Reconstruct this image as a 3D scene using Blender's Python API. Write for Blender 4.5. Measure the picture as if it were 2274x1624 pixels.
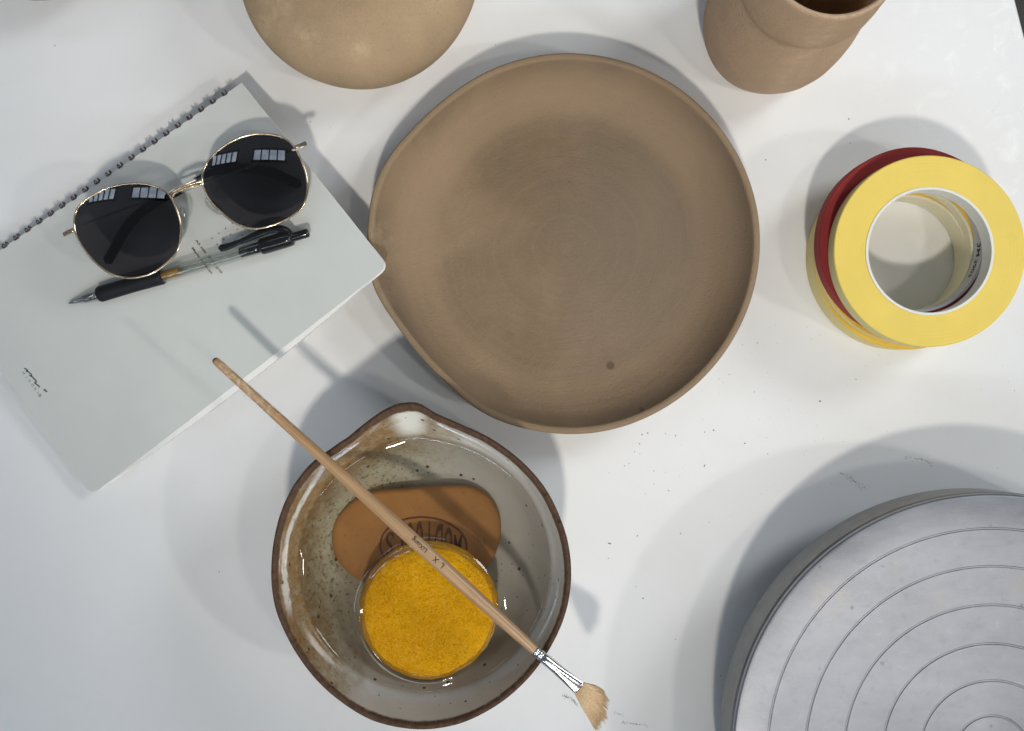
import bpy, bmesh, math, random
from mathutils import Vector, Matrix, noise
R = math.radians
PI = math.pi
random.seed(7)
for o in list(bpy.data.objects): bpy.data.objects.remove(o, do_unlink=True)
SC = bpy.context.scene
COL = SC.collection

# ------------------------------------------------------------------ camera
# the photograph was measured on a 2274 x 1624 grid; the lens hangs 0.65 m over the table, looking straight down
D = 0.65
FP = 2438.0
cam_d = bpy.data.cameras.new('camera')
cam = bpy.data.objects.new('camera', cam_d); COL.objects.link(cam)
cam.location = (0, 0, D)
cam.rotation_euler = (0, 0, 0)
cam_d.sensor_width = 36; cam_d.lens = 36 * FP / 2274
cam_d.clip_start = 0.02; cam_d.clip_end = 50
SC.camera = cam

def P(px, py, h=0.0):
    k = (D - h) / FP
    return Vector(((px - 1137) * k, -(py - 812) * k, h))

# ------------------------------------------------------------------ world and lamps
W = bpy.data.worlds.new('World'); SC.world = W; W.use_nodes = True
bg = W.node_tree.nodes['Background']
bg.inputs[0].default_value = (0.83, 0.91, 1.0, 1); bg.inputs[1].default_value = 0.115
SC.view_settings.view_transform = 'Standard'; SC.view_settings.look = 'None'
SC.view_settings.exposure = 0.13; SC.view_settings.gamma = 1.0

def lamp(name, loc, size, power, col, target=(0, 0, 0)):
    d = bpy.data.lights.new(name, 'AREA'); d.shape = 'DISK'; d.size = size
    d.energy = power; d.color = col
    o = bpy.data.objects.new(name, d); COL.objects.link(o); o.location = loc
    o.rotation_euler = (Vector(target) - Vector(loc)).to_track_quat('-Z', 'Y').to_euler()
    return o
def spot(name, loc, size, power, col, target, cone):
    d = bpy.data.lights.new(name, 'SPOT'); d.shadow_soft_size = size / 2
    d.energy = power; d.color = col; d.spot_size = R(cone); d.spot_blend = 1.0
    o = bpy.data.objects.new(name, d); COL.objects.link(o); o.location = loc
    o.rotation_euler = (Vector(target) - Vector(loc)).to_track_quat('-Z', 'Y').to_euler()
    return o
spot('ceiling_spot', (0.03, -1.34, 2.25), 0.17, 128, (1.0, 0.93, 0.82), (0.03, 0.21, 0), 22.5)
lamp('ceiling_lamp', (2.50, -0.95, 2.25), 0.16, 13, (1.0, 0.97, 0.93))
lamp('ceiling_lamp', (0.95, -0.50, 2.10), 0.16, 4.2, (1.0, 0.93, 0.84))
lamp('added_soft_lamp', (1.30, 0.75, 1.10), 0.55, 9.3, (0.93, 0.97, 1.0), (0.2, 0.1, 0))  # soft lamp added to brighten the upper right against the lower left

# ------------------------------------------------------------------ node helpers
class NT:
    def __init__(s, name):
        s.m = bpy.data.materials.new(name); s.m.use_nodes = True
        s.t = s.m.node_tree; s.t.nodes.clear()
        s.out = s.t.nodes.new('ShaderNodeOutputMaterial')
        s.oc = None
    def n(s, typ, ins=None, out=0, **props):
        nd = s.t.nodes.new(typ)
        for k, v in props.items(): setattr(nd, k, v)
        for k, v in (ins or {}).items():
            sk = nd.inputs[k]
            if isinstance(v, bpy.types.NodeSocket): s.t.links.new(v, sk)
            elif v is not None:
                try: sk.default_value = v
                except Exception: sk.default_value = (v[0], v[1], v[2], 1.0)
        return nd.outputs[out]
    def obj(s):
        if s.oc is None: s.oc = s.n('ShaderNodeTexCoord', out=3)
        return s.oc
    def map(s, scale=(1, 1, 1), rot=(0, 0, 0), loc=(0, 0, 0)):
        return s.n('ShaderNodeMapping', {'Vector': s.obj(), 'Scale': scale, 'Rotation': rot, 'Location': loc})
    def math(s, op, a, b=0.0, c=None, clamp=False):
        ins = {0: a, 1: b}
        if c is not None: ins[2] = c
        return s.n('ShaderNodeMath', ins, operation=op, use_clamp=clamp)
    def noise(s, scale, detail=4, rough=0.55, vec=None, dist=0.0):
        return s.n('ShaderNodeTexNoise', {'Vector': vec or s.obj(), 'Scale': scale, 'Detail': detail, 'Roughness': rough, 'Distortion': dist})
    def ramp(s, fac, stops, interp='LINEAR'):
        nd = s.t.nodes.new('ShaderNodeValToRGB'); s.t.links.new(fac, nd.inputs[0])
        e = nd.color_ramp.elements; nd.color_ramp.interpolation = interp
        while len(e) < len(stops): e.new(0.5)
        for i, (p, c) in enumerate(stops):
            e[i].position = p
            e[i].color = (c, c, c, 1) if isinstance(c, (int, float)) else (c[0], c[1], c[2], 1)
        return nd.outputs[0]
    def step(s, v, a, b):
        return s.n('ShaderNodeMapRange', {0: v, 1: a, 2: b, 3: 0.0, 4: 1.0}, interpolation_type='SMOOTHSTEP')
    def mix(s, fac, a, b, mode='MIX'):
        nd = s.t.nodes.new('ShaderNodeMix'); nd.data_type = 'RGBA'; nd.blend_type = mode
        for idx, v in ((0, fac), (6, a), (7, b)):
            if isinstance(v, bpy.types.NodeSocket): s.t.links.new(v, nd.inputs[idx])
            elif idx == 0: nd.inputs[0].default_value = v
            else: nd.inputs[idx].default_value = (v[0], v[1], v[2], 1)
        return nd.outputs[2]
    def bump(s, h, strength, dist):
        return s.n('ShaderNodeBump', {'Height': h, 'Strength': strength, 'Distance': dist})
    def xyz(s):
        nd = s.t.nodes.new('ShaderNodeSeparateXYZ'); s.t.links.new(s.obj(), nd.inputs[0])
        return nd.outputs
    def radius(s):
        x, y, z = s.xyz()[0:3]
        return s.math('SQRT', s.math('ADD', s.math('MULTIPLY', x, x), s.math('MULTIPLY', y, y)))
    def spot(s, x0, y0, r, soft=0.35):
        x, y, z = s.xyz()[0:3]
        dx = s.math('SUBTRACT', x, x0); dy = s.math('SUBTRACT', y, y0)
        d = s.math('SQRT', s.math('ADD', s.math('MULTIPLY', dx, dx), s.math('MULTIPLY', dy, dy)))
        return s.step(d, r, r * (1 - soft))
    def pbr(s, col, rough=0.5, metal=0.0, normal=None, spec=0.5, **kw):
        ins = {'Base Color': col, 'Roughness': rough, 'Metallic': metal, 'Specular IOR Level': spec}
        if normal is not None: ins['Normal'] = normal
        ins.update(kw)
        b = s.n('ShaderNodeBsdfPrincipled', ins)
        s.t.links.new(b, s.out.inputs[0])
        return s.m

def plain(name, col, rough=0.5, metal=0.0, spec=0.5, grain=0.12, gs=900, bump=0.0, **kw):
    t = NT(name)
    n = t.noise(gs, 3)
    dk = tuple(c * (1 - grain) for c in col); lt = tuple(min(1, c * (1 + grain)) for c in col)
    c = t.ramp(n, [(0.3, dk), (0.7, lt)])
    nm = t.bump(n, bump, 0.0003) if bump else None
    return t.pbr(c, rough, metal, nm, spec, **kw)

# ------------------------------------------------------------------ mesh helpers
def tag(o, label=None, cat=None, group=None, kind=None):
    if label: o['label'] = label
    if cat: o['category'] = cat
    if group: o['group'] = group
    if kind: o['kind'] = kind
    return o
def thing(name, loc, label, cat, group=None):
    o = bpy.data.objects.new(name, None); COL.objects.link(o); o.location = loc
    o.empty_display_size = 0.01
    return tag(o, label, cat, group)
def mesh(name, verts, faces, mat, parent=None, smooth=True, world=True, sharp=None):
    """verts in world coordinates; stored relative to the thing's own base"""
    off = Vector((0, 0, 0))
    p = parent
    if world:
        while p is not None: off = off + Vector(p.location); p = p.parent
    me = bpy.data.meshes.new(name)
    me.from_pydata([tuple(Vector(v) - off) for v in verts], [], faces)
    me.validate(); me.update()
    if smooth: me.shade_smooth()
    if sharp is not None and smooth: me.set_sharp_from_angle(angle=R(sharp))
    me.materials.append(mat)
    o = bpy.data.objects.new(name, me); COL.objects.link(o)
    if parent is not None: o.parent = parent
    return o
def merge(parts):
    V, F = [], []
    for v, f in parts:
        b = len(V); V += list(v); F += [tuple(i + b for i in q) for q in f]
    return V, F
def lathe(profile, segs=96, c=(0, 0, 0), closed=False, wob=None):
    V, F = [], []
    n = len(profile)
    for i, (r, z) in enumerate(profile):
        for k in range(segs):
            a = 2 * PI * k / segs
            rr = r if wob is None else r * wob(a, z)
            V.append(Vector((c[0] + rr * math.cos(a), c[1] + rr * math.sin(a), c[2] + z)))
    m = n if closed else n - 1
    for i in range(m):
        j = (i + 1) % n
        for k in range(segs):
            l = (k + 1) % segs
            F.append((i * segs + k, i * segs + l, j * segs + l, j * segs + k))
    return V, F
def tube(pts, rad, segs=8, closed=False, cap=True):
    pts = [Vector(p) for p in pts]; n = len(pts)
    if not hasattr(rad, '__len__'): rad = [rad] * n
    V, F = [], []
    up = None
    for i, p in enumerate(pts):
        a = pts[(i - 1) % n] if (closed or i > 0) else p
        b = pts[(i + 1) % n] if (closed or i < n - 1) else p
        t = (b - a).normalized()
        if up is None:
            up = Vector((0, 0, 1)) if abs(t.z) < 0.9 else Vector((1, 0, 0))
        s = t.cross(up).normalized(); up = s.cross(t).normalized()
        for k in range(segs):
            q = 2 * PI * k / segs
            V.append(p + (s * math.cos(q) + up * math.sin(q)) * rad[i])
    for i in range(n if closed else n - 1):
        j = (i + 1) % n
        for k in range(segs):
            l = (k + 1) % segs
            F.append((i * segs + k, i * segs + l, j * segs + l, j * segs + k))
    if cap and not closed:
        F.append(tuple(range(segs))[::-1]); F.append(tuple(range((n - 1) * segs, n * segs)))
    return V, F
def smooth_curve(pts, n=8, closed=False):
    pts = [Vector(p) for p in pts]; out = []
    m = len(pts)
    for i in range(m if closed else m - 1):
        if closed: p0, p1, p2, p3 = pts[i - 1], pts[i], pts[(i + 1) % m], pts[(i + 2) % m]
        else:
            p1, p2 = pts[i], pts[i + 1]
            p0 = pts[i - 1] if i else p1 * 2 - p2
            p3 = pts[i + 2] if i + 2 < m else p2 * 2 - p1
        for k in range(n):
            t = k / n
            out.append(0.5 * ((2 * p1) + (p2 - p0) * t + (2 * p0 - 5 * p1 + 4 * p2 - p3) * t * t + (3 * p1 - p0 - 3 * p2 + p3) * t ** 3))
    if not closed: out.append(pts[-1])
    return out
def polar_outline(pts, c, n=288, sm=3):
    """radius of a hand measured outline at n even angles"""
    a = sorted((math.atan2(p.y - c[1], p.x - c[0]) % (2 * PI), math.hypot(p.x - c[0], p.y - c[1])) for p in pts)
    a = [(a[-1][0] - 2 * PI, a[-1][1])] + a + [(a[0][0] + 2 * PI, a[0][1])]
    out = []
    for k in range(n):
        t = 2 * PI * k / n
        for i in range(len(a) - 1):
            if a[i][0] <= t <= a[i + 1][0]:
                f = (t - a[i][0]) / max(1e-9, a[i + 1][0] - a[i][0])
                out.append(a[i][1] * (1 - f) + a[i + 1][1] * f); break
    for _ in range(sm):
        out = [(out[i - 1] + 2 * out[i] + out[(i + 1) % n]) / 4 for i in range(n)]
    return out
def polar_shell(outl, rc, profile, c, zfun=None):
    """profile of (radius, height, weight of the outline's own shape)"""
    n = len(outl); V, F = [], []
    for (r, z, w) in profile:
        for k in range(n):
            a = 2 * PI * k / n
            rr = r * (1 + (outl[k] / rc - 1) * w)
            dz = zfun(a, w) if zfun else 0
            V.append(Vector((c[0] + rr * math.cos(a), c[1] + rr * math.sin(a), z + dz)))
    for i in range(len(profile) - 1):
        for k in range(n):
            l = (k + 1) % n
            F.append((i * n + k, i * n + l, (i + 1) * n + l, (i + 1) * n + k))
    return V, F
def fine(vf, cuts=3):
    """small faces, so that lettering can follow a curved wall"""
    bm = bmesh.new(); vs = [bm.verts.new(v) for v in vf[0]]
    for q in vf[1]:
        try: bm.faces.new([vs[i] for i in q])
        except ValueError: pass
    bmesh.ops.triangulate(bm, faces=bm.faces[:])
    bmesh.ops.subdivide_edges(bm, edges=bm.edges[:], cuts=cuts, use_grid_fill=True)
    bm.verts.index_update()
    out = [v.co.copy() for v in bm.verts], [tuple(v.index for v in f.verts) for f in bm.faces]
    bm.free(); return out
def text_mesh(body, size, bold=0.0):
    cu = bpy.data.curves.new('txt', 'FONT'); cu.body = body; cu.size = size; cu.offset = bold
    cu.align_x = 'CENTER'; cu.align_y = 'CENTER'
    o = bpy.data.objects.new('txt', cu); COL.objects.link(o)
    dg = bpy.context.evaluated_depsgraph_get(); dg.update()
    me = bpy.data.meshes.new_from_object(o.evaluated_get(dg))
    V = [v.co.copy() for v in me.vertices]; F = [tuple(p.vertices) for p in me.polygons]
    bpy.data.objects.remove(o, do_unlink=True); bpy.data.curves.remove(cu); bpy.data.meshes.remove(me)
    return V, F
def box(c, s):
    x, y, z = [v / 2 for v in s]
    V = [Vector((c[0] + i * x, c[1] + j * y, c[2] + k * z)) for i in (-1, 1) for j in (-1, 1) for k in (-1, 1)]
    return V, [(0, 1, 3, 2), (4, 6, 7, 5), (0, 4, 5, 1), (2, 3, 7, 6), (0, 2, 6, 4), (1, 5, 7, 3)]
def sstep(a, b, x):
    t = max(0.0, min(1.0, (x - a) / (b - a))); return t * t * (3 - 2 * t)

# ------------------------------------------------------------------ setting: floor, table, the windows overhead
t = NT('floor_concrete')
c = t.ramp(t.noise(6, 8, 0.65), [(0.3, (0.07, 0.062, 0.053)), (0.7, (0.12, 0.108, 0.095))])
fl_mat = t.pbr(c, 0.8)
tag(mesh('floor', [(-4, -4, -0.76), (4, -4, -0.76), (4, 4, -0.76), (-4, 4, -0.76)], [(0, 1, 2, 3)], fl_mat), kind='structure')

t = NT('white_laminate')
n1 = t.noise(9, 5, 0.6); n2 = t.noise(60, 6, 0.65, dist=0.6); n3 = t.noise(1500, 2)
c = t.ramp(n1, [(0.3, (0.765, 0.775, 0.78)), (0.7, (0.805, 0.815, 0.825))])
x, y, z = t.xyz()[0:3]
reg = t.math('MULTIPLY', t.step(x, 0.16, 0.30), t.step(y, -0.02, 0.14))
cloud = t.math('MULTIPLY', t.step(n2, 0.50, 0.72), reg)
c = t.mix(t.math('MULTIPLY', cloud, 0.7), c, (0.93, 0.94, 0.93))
film = t.math('MULTIPLY', t.step(t.noise(22, 6, 0.7, dist=1.2), 0.50, 0.75), 0.17)
c = t.mix(film, c, (0.70, 0.69, 0.66))
c = t.mix(t.math('MULTIPLY', t.step(n3, 0.3, 0.7), 0.05), c, (0.62, 0.62, 0.62))
rg = t.math('ADD', 0.36, t.math('MULTIPLY', n2, 0.16))
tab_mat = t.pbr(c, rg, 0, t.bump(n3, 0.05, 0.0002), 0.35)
# table corner off to the upper right: its right edge crosses the top corner of the view
e0 = P(2255, 0); e1 = P(2274, 75)
ed = (e1 - e0).normalized()
A = e0 - ed * 0.60; B = e0 + ed * 1.0
perp = Vector((ed.y, -ed.x, 0)) * -1
if perp.x < 0: perp = -perp
C_ = B - perp * 1.5; D_ = A - perp * 1.5
bm = bmesh.new()
vs = [bm.verts.new((p.x, p.y, 0)) for p in (A, B, C_, D_)]
f = bm.faces.new(vs)
if f.normal.z > 0: pass
bm.normal_update()
if f.normal.z < 0: f.normal_flip()
ex = bmesh.ops.extrude_face_region(bm, geom=[f])
for v in [g for g in ex['geom'] if isinstance(g, bmesh.types.BMVert)]: v.co.z -= 0.026
bmesh.ops.recalc_face_normals(bm, faces=bm.faces)
bmesh.ops.bevel(bm, geom=list(bm.edges), offset=0.0016, segments=3, affect='EDGES', profile=0.5)
me = bpy.data.meshes.new('table_top'); bm.to_mesh(me); bm.free()
me.shade_smooth(); me.set_sharp_from_angle(angle=R(40)); me.materials.append(tab_mat)
table = thing('work_table', (0, 0, 0), 'large white laminate work table that everything in view stands on', 'table')
o = bpy.data.objects.new('table_top', me); COL.objects.link(o); o.parent = table
leg_m = plain('table_leg_metal', (0.35, 0.35, 0.36), 0.45, 0.6)
for q in (A, B, C_, D_):
    cc = (A + B + C_ + D_) / 4; w = q + (cc - q).normalized() * 0.12
    v, f_ = box((w.x, w.y, -0.026 - 0.366), (0.045, 0.045, 0.732))
    mesh('leg', v, f_, leg_m, table, smooth=False)

# skylight windows: the bright panes mirrored in the sunglasses; they give the room its cool light; the last two are added
def pane_mat(strength):
  t = NT('daylight_pane')
  cl_ = t.ramp(t.noise(3.2, 5, 0.6), [(0.32, (0.42, 0.55, 0.74)), (0.66, (0.86, 0.93, 1.0))])
  em = t.n('ShaderNodeEmission', {'Color': cl_, 'Strength': strength}); t.t.links.new(em, t.out.inputs[0])
  return t.m
pane_m = pane_mat(3.4); pane_b = pane_mat(21.0); pane_c = pane_mat(5.0)
frame_m = plain('window_frame_paint', (0.10, 0.10, 0.11), 0.5)
def skylight(x0, x1, y0, y1, zz, npan, label, pm=None):
    w = thing('skylight_window', ((x0 + x1) / 2, (y0 + y1) / 2, zz), label, 'window', 'skylight windows over the table')
    parts = [box(((x0 + x1) / 2, y0 - 0.03, zz), (x1 - x0 + 0.12, 0.06, 0.08)), box(((x0 + x1) / 2, y1 + 0.03, zz), (x1 - x0 + 0.12, 0.06, 0.08))]
    st = (x1 - x0) / npan
    for i in range(npan + 1):
        parts.append(box((x0 + i * st, (y0 + y1) / 2, zz), (0.035, y1 - y0, 0.07)))
    v, f = merge(parts); mesh('frame', v, f, frame_m, w, smooth=False)
    for i in range(npan):
        v, f = box((x0 + (i + 0.5) * st, (y0 + y1) / 2, zz + 0.01), (st - 0.04, y1 - y0 - 0.005, 0.006))
        mesh('pane', v, f, pm or pane_m, w, smooth=False)
skylight(-0.70, 0.28, 1.20, 1.58, 2.6, 4, 'row of four bright skylight panes mirrored in the middle of the right lens')
skylight(-2.30, -1.25, 1.20, 1.58, 2.6, 5, 'row of five bright skylight panes mirrored at the left end of each lens')
skylight(-2.4, 2.6, -3.0, -2.75, 2.6, 10, 'long row of ten glowing panes added behind the photographer for glints and front light', pane_b)  # added glowing row, for glints on the water edge and light on the pot fronts
skylight(-3.4, -2.9, -1.0, 1.0, 2.6, 1, 'single wide glowing pane added far to the left of the table as side light', pane_c)  # added glowing pane, lights the walls that face left

# ------------------------------------------------------------------ clay
def clay(name, base, warm, cool, rings=False, chalk=None, spots=(), grit=1.0, rough=0.85):
    t = NT(name)
    big = t.noise(14, 4, 0.55, dist=0.5); mid = t.noise(70, 5, 0.6); fine = t.noise(1400, 3, 0.6); fin2 = t.noise(520, 4, 0.7)
    c = t.ramp(big, [(0.32, cool), (0.5, base), (0.68, warm)])
    c = t.mix(t.math('MULTIPLY', t.step(mid, 0.4, 0.7), 0.28), c, tuple(v * 1.14 for v in base))
    c = t.mix(t.math('MULTIPLY', t.step(fin2, 0.5, 0.72), 0.34), c, tuple(v * 0.70 for v in base))
    c = t.mix(t.math('MULTIPLY', t.step(fine, 0.48, 0.66), 0.30), c, tuple(v * 1.32 for v in base))
    # pale grog specks
    vo = t.n('ShaderNodeTexVoronoi', {'Vector': t.obj(), 'Scale': 520.0}, out=0)
    vc = t.n('ShaderNodeTexVoronoi', {'Vector': t.obj(), 'Scale': 520.0}, out=1)
    sel = t.n('ShaderNodeSeparateColor', {0: vc}, out=0)
    sp = t.math('MULTIPLY', t.step(vo, 0.22, 0.10), t.step(sel, 0.86, 0.90))
    c = t.mix(t.math('MULTIPLY', sp, 0.30 * grit), c, tuple(min(1, v * 1.9) for v in base))
    sd = t.math('MULTIPLY', t.step(vo, 0.25, 0.12), t.step(sel, 0.10, 0.04))
    c = t.mix(t.math('MULTIPLY', sd, 0.5), c, tuple(v * 0.4 for v in base))
    hgt = t.math('ADD', t.math('MULTIPLY', fine, 0.6), t.math('MULTIPLY', fin2, 0.8))
    nm = t.bump(hgt, 0.8 * grit, 0.0008)
    if rings:
        r = t.radius()
        rr = t.math('ADD', r, t.math('MULTIPLY', t.noise(11, 2), 0.010))
        cv = t.n('ShaderNodeCombineXYZ', {0: rr, 1: 0.0, 2: 0.0})
        st = t.noise(240, 4, 0.6, vec=cv)
        c = t.mix(t.math('MULTIPLY', t.step(st, 0.45, 0.7), 0.30), c, warm)
        c = t.mix(t.math('MULTIPLY', t.step(st, 0.52, 0.3), 0.16), c, cool)
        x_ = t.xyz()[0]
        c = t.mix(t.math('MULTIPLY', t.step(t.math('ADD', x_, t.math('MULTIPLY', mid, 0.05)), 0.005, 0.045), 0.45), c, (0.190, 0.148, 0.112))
        c = t.mix(t.math('MULTIPLY', t.step(t.noise(9, 4, 0.6, dist=1.0), 0.50, 0.64), 0.5), c, warm)
        b2 = t.n('ShaderNodeBump', {'Height': st, 'Strength': 0.38, 'Distance': 0.0012, 'Normal': nm})
        nm = b2
        # pale band: brightness of the lit inner wall, painted into the clay colour
        band = t.math('MULTIPLY', t.step(r, 0.070, 0.083), t.step(r, 0.106, 0.094))
        c = t.mix(t.math('MULTIPLY', band, 0.50), c, tuple(min(1, v * 1.22) for v in warm))
        z_ = t.xyz()[2]
        c = t.mix(t.math('MULTIPLY', t.step(z_, 0.0308, 0.0320), 0.6), c, tuple(min(1, v * 1.35) for v in base))
    if chalk:
        for (x0, y0, rad, k) in chalk:
            m_ = t.math('MULTIPLY', t.spot(x0, y0, rad, 0.95), t.step(t.noise(160, 6, 0.75), 0.35, 0.68))
            c = t.mix(t.math('MULTIPLY', m_, k), c, tuple(min(1, v * 1.75 + 0.06) for v in base))
    for (x0, y0, rad, k) in spots:
        c = t.mix(t.math('MULTIPLY', t.spot(x0, y0, rad, 0.5), k), c, tuple(v * 0.5 for v in base))
    return t.pbr(c, rough, 0, nm, 0.25)

# ---- plate
PC = P(1262, 541, 0.0315)
pl_px = [(1264,117),(1330,124),(1396,139),(1455,166),(1506,200),(1550,233),(1589,269),(1650,351),(1683,429),(1696,511),(1691,594),(1672,671),(1633,748),(1572,825),(1495,891),(1396,947),(1313,965),(1231,958),(1148,941),(1076,913),(1010,864),(955,814),(900,748),(862,693),(831,649),(819,615),(815,560),(817,495),(823,440),(837,396),(862,346),(900,307),(955,247),(1010,203),(1076,164),(1148,139),(1203,123)]
pout = polar_outline([P(x, y, 0.0315) for x, y in pl_px], PC, 320, 34)
_m = 0.1075
for _k in range(320):
    _c = math.cos(2 * PI * _k / 320 - PI)
    _w = 0.8 * (1 - sstep(0.35, 0.75, _c))
    pout[_k] = pout[_k] * (1 - _w) + _m * _w
rc = 0.1075
prof = [(0.0, 0.0055, 0), (0.02, 0.0055, 0), (0.045, 0.0056, .2), (0.064, 0.006, .35), (0.076, 0.0072, .5), (0.084, 0.0095, .7), (0.0905, 0.0135, .85), (0.096, 0.0190, 1), (0.0998, 0.0245, 1), (0.1030, 0.0302, 1),
        (0.1036, 0.0318, 1), (0.1041, 0.0324, 1), (0.1062, 0.0326, 1), (0.1071, 0.0322, 1), (0.1075, 0.0312, 1), (0.1072, 0.0290, 1), (0.1045, 0.0230, 1), (0.100, 0.0150, 1), (0.094, 0.0070, .8), (0.089, 0.0015, .6), (0.086, 0.0002, .6), (0.0, 0.0002, 0)]
def pz(a, w):
    sp = math.exp(-((((a - PI + PI) % (2 * PI)) - PI) / 0.42) ** 2)
    return w * w * (-0.0012 * sp + 0.0004 * math.sin(3 * a) + 0.0003 * math.sin(7 * a + 1))
v, f = polar_shell(pout, rc, prof, PC, pz)
plate = thing('clay_plate', (PC.x, PC.y, 0), 'large unglazed brown clay plate with a pinched pouring lip, under the notebook corner', 'plate')
def rel(px, py, h, c): q = P(px, py, h); return q.x - c.x, q.y - c.y
s1 = rel(1356, 812, .008, PC); s2 = rel(1130, 745, .007, PC); s3 = rel(1421, 908, .02, PC); s4 = rel(1150, 765, .007, PC)
ch = rel(840, 520, .03, PC); ch2 = rel(845, 660, .03, PC)
pmat = clay('plate_clay', (0.225, 0.162, 0.101), (0.300, 0.212, 0.134), (0.196, 0.144, 0.095), rings=True,
            spots=[(s1[0], s1[1], 0.0032, .8), (s2[0], s2[1], 0.0040, .18), (s3[0], s3[1], 0.0016, .6)], chalk=[(ch[0], ch[1], 0.014, .5), (ch2[0], ch2[1], .012, .4)])
mesh('body', v, f, pmat, plate)

# ---- tall vase, upper right
VC = Vector((0.1492, 0.1950, 0))
vase_m = clay('vase_clay', (0.50, 0.355, 0.237), (0.54, 0.385, 0.258), (0.45, 0.32, 0.212), grit=1.3, chalk=[(0.0, -0.035, 0.012, .25)])
vp = [(0.0, 0.0), (0.031, 0.0), (0.0345, 0.0015), (0.0372, 0.010), (0.0398, 0.022), (0.0410, 0.034), (0.0408, 0.046), (0.0398, 0.060), (0.0382, 0.074), (0.0364, 0.085), (0.0350, 0.0905), (0.0346, 0.0935), (0.0350, 0.0965), (0.0360, 0.099), (0.0364, 0.104), (0.0362, 0.114), (0.0355, 0.126), (0.0350, 0.136), (0.0349, 0.1405), (0.0345, 0.1425), (0.0336, 0.1432), (0.0326, 0.1428), (0.0320, 0.1412), (0.0318, 0.136), (0.0322, 0.12), (0.0320, 0.10), (0.0318, 0.092), (0.034, 0.08), (0.0365, 0.05), (0.036, 0.02), (0.030, 0.006), (0.0, 0.005)]
vw = lambda a, z: 1 + 0.006 * math.sin(2 * a + 0.8 + z * 20) + 0.0035 * math.sin(5 * a + z * 60)
v, f = lathe(vp, 128, VC, wob=vw)
vase = thing('clay_vase', VC, 'tall unglazed clay vase with a ridge under its open mouth, right of the big plate', 'vase')
mesh('body', v, f, vase_m, vase)

# ---- round pot, upper left
QC = Vector((-0.0862, 0.2233, 0))
qm = clay('pot_clay', (0.40, 0.290, 0.180), (0.45, 0.322, 0.203), (0.345, 0.258, 0.158), grit=0.9,
          chalk=[(0.004, -0.052, 0.009, 0.38), (-0.040, -0.030, 0.014, .3), (-0.026, -0.046, 0.013, .28), (-0.052, -0.038, 0.010, .3)])
qp = [(0.0, 0.0), (0.046, 0.0), (0.052, 0.002), (0.060, 0.011), (0.0655, 0.022), (0.0673, 0.032), (0.0662, 0.040), (0.0622, 0.049), (0.055, 0.0565), (0.045, 0.0615), (0.036, 0.0645), (0.030, 0.0668), (0.0272, 0.0690), (0.0268, 0.0730), (0.0282, 0.0775), (0.0298, 0.0805), (0.0300, 0.0820), (0.0290, 0.0828), (0.0275, 0.0822), (0.0255, 0.077), (0.0245, 0.072), (0.026, 0.066), (0.045, 0.056), (0.060, 0.040), (0.060, 0.024), (0.045, 0.006), (0.0, 0.005)]
v, f = lathe(qp, 128, QC, wob=lambda a, z: 1 + 0.004 * math.sin(2 * a + 1.0) + 0.003 * math.sin(4 * a + z * 50))
for p_ in v: p_.x += 0.008 * sstep(0.045, 0.07, p_.z)
pot = thing('clay_pot', QC, 'squat round unglazed clay pot with a short neck, left of the plate at the top', 'pot')
mesh('body', v, f, qm, pot)

# ---- dark vessel that only touches the top left edge of the view
UC = P(66, 2, 0.034) + Vector((0, 0.0641, 0)); UC.z = 0
um = plain('dark_stoneware', (0.10, 0.095, 0.09), 0.5)
v, f = lathe([(0.0, 0.0), (0.040, 0.0), (0.052, 0.010), (0.060, 0.022), (0.062, 0.030), (0.0615, 0.034), (0.060, 0.0345), (0.057, 0.030), (0.050, 0.014), (0.035, 0.005), (0.0, 0.005)], 96, UC)
dark = thing('stoneware_bowl', UC, 'dark grey stoneware bowl whose edge just touches the top left of the picture', 'bowl')
mesh('body', v, f, um, dark)

# ------------------------------------------------------------------ glazed bowl with water
RIMH = 0.065
BC = P(936, 1272, RIMH)
c7 = lambda x, y: (x * .4677 + 564, y * .4677 + 864.8)
bpx = [(740,60),(768,60),(800,72),(850,110),(920,140),(1000,175),(1100,220),(1200,285),(1300,370),(1390,480),(1450,600),(1490,720),(1507,850),(1500,980),(1470,1100),(1420,1210),(1350,1320),(1250,1430),(1120,1525),(980,1590),(830,1617),(700,1610),(560,1575),(430,1500),(320,1410),(220,1290),(150,1170),(100,1050),(80,930),(80,820),(95,700),(130,570),(190,450),(270,350),(360,285),(450,225),(540,150),(610,100),(680,68)]
bout = polar_outline([P(*c7(x, y), RIMH) for x, y in bpx], BC, 320, 3)
brc = 0.0800
bprof = [(0.0, 0.0085, 0), (0.015, 0.0085, 0), (0.035, 0.0092, 0), (0.048, 0.0125, 0), (0.057, 0.0185, 0), (0.0625, 0.026, .05), (0.0665, 0.034, .12), (0.0696, 0.041, .25), (0.0722, 0.048, .45), (0.0742, 0.055, .7), (0.0756, 0.0605, .9), (0.0764, 0.0635, 1),
         (0.0774, 0.0652, 1), (0.0786, 0.0658, 1), (0.0796, 0.0650, 1), (0.0800, 0.0630, 1), (0.0794, 0.056, .9), (0.0775, 0.045, .6), (0.073, 0.030, .2), (0.065, 0.016, 0), (0.052, 0.006, 0), (0.047, 0.004, 0), (0.046, 0.0003, 0), (0.040, 0.0003, 0), (0.038, 0.004, 0), (0.0, 0.004, 0)]
bz = lambda a, w: w ** 3 * (0.0016 * math.exp(-((a - PI / 2 - 0.1) / 0.22) ** 2) + 0.0004 * math.sin(3 * a))
v, f = polar_shell(bout, brc, bprof, BC, bz)
t = NT('speckled_glaze')
x, y, z = t.xyz()[0:3]
r = t.radius()
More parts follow.
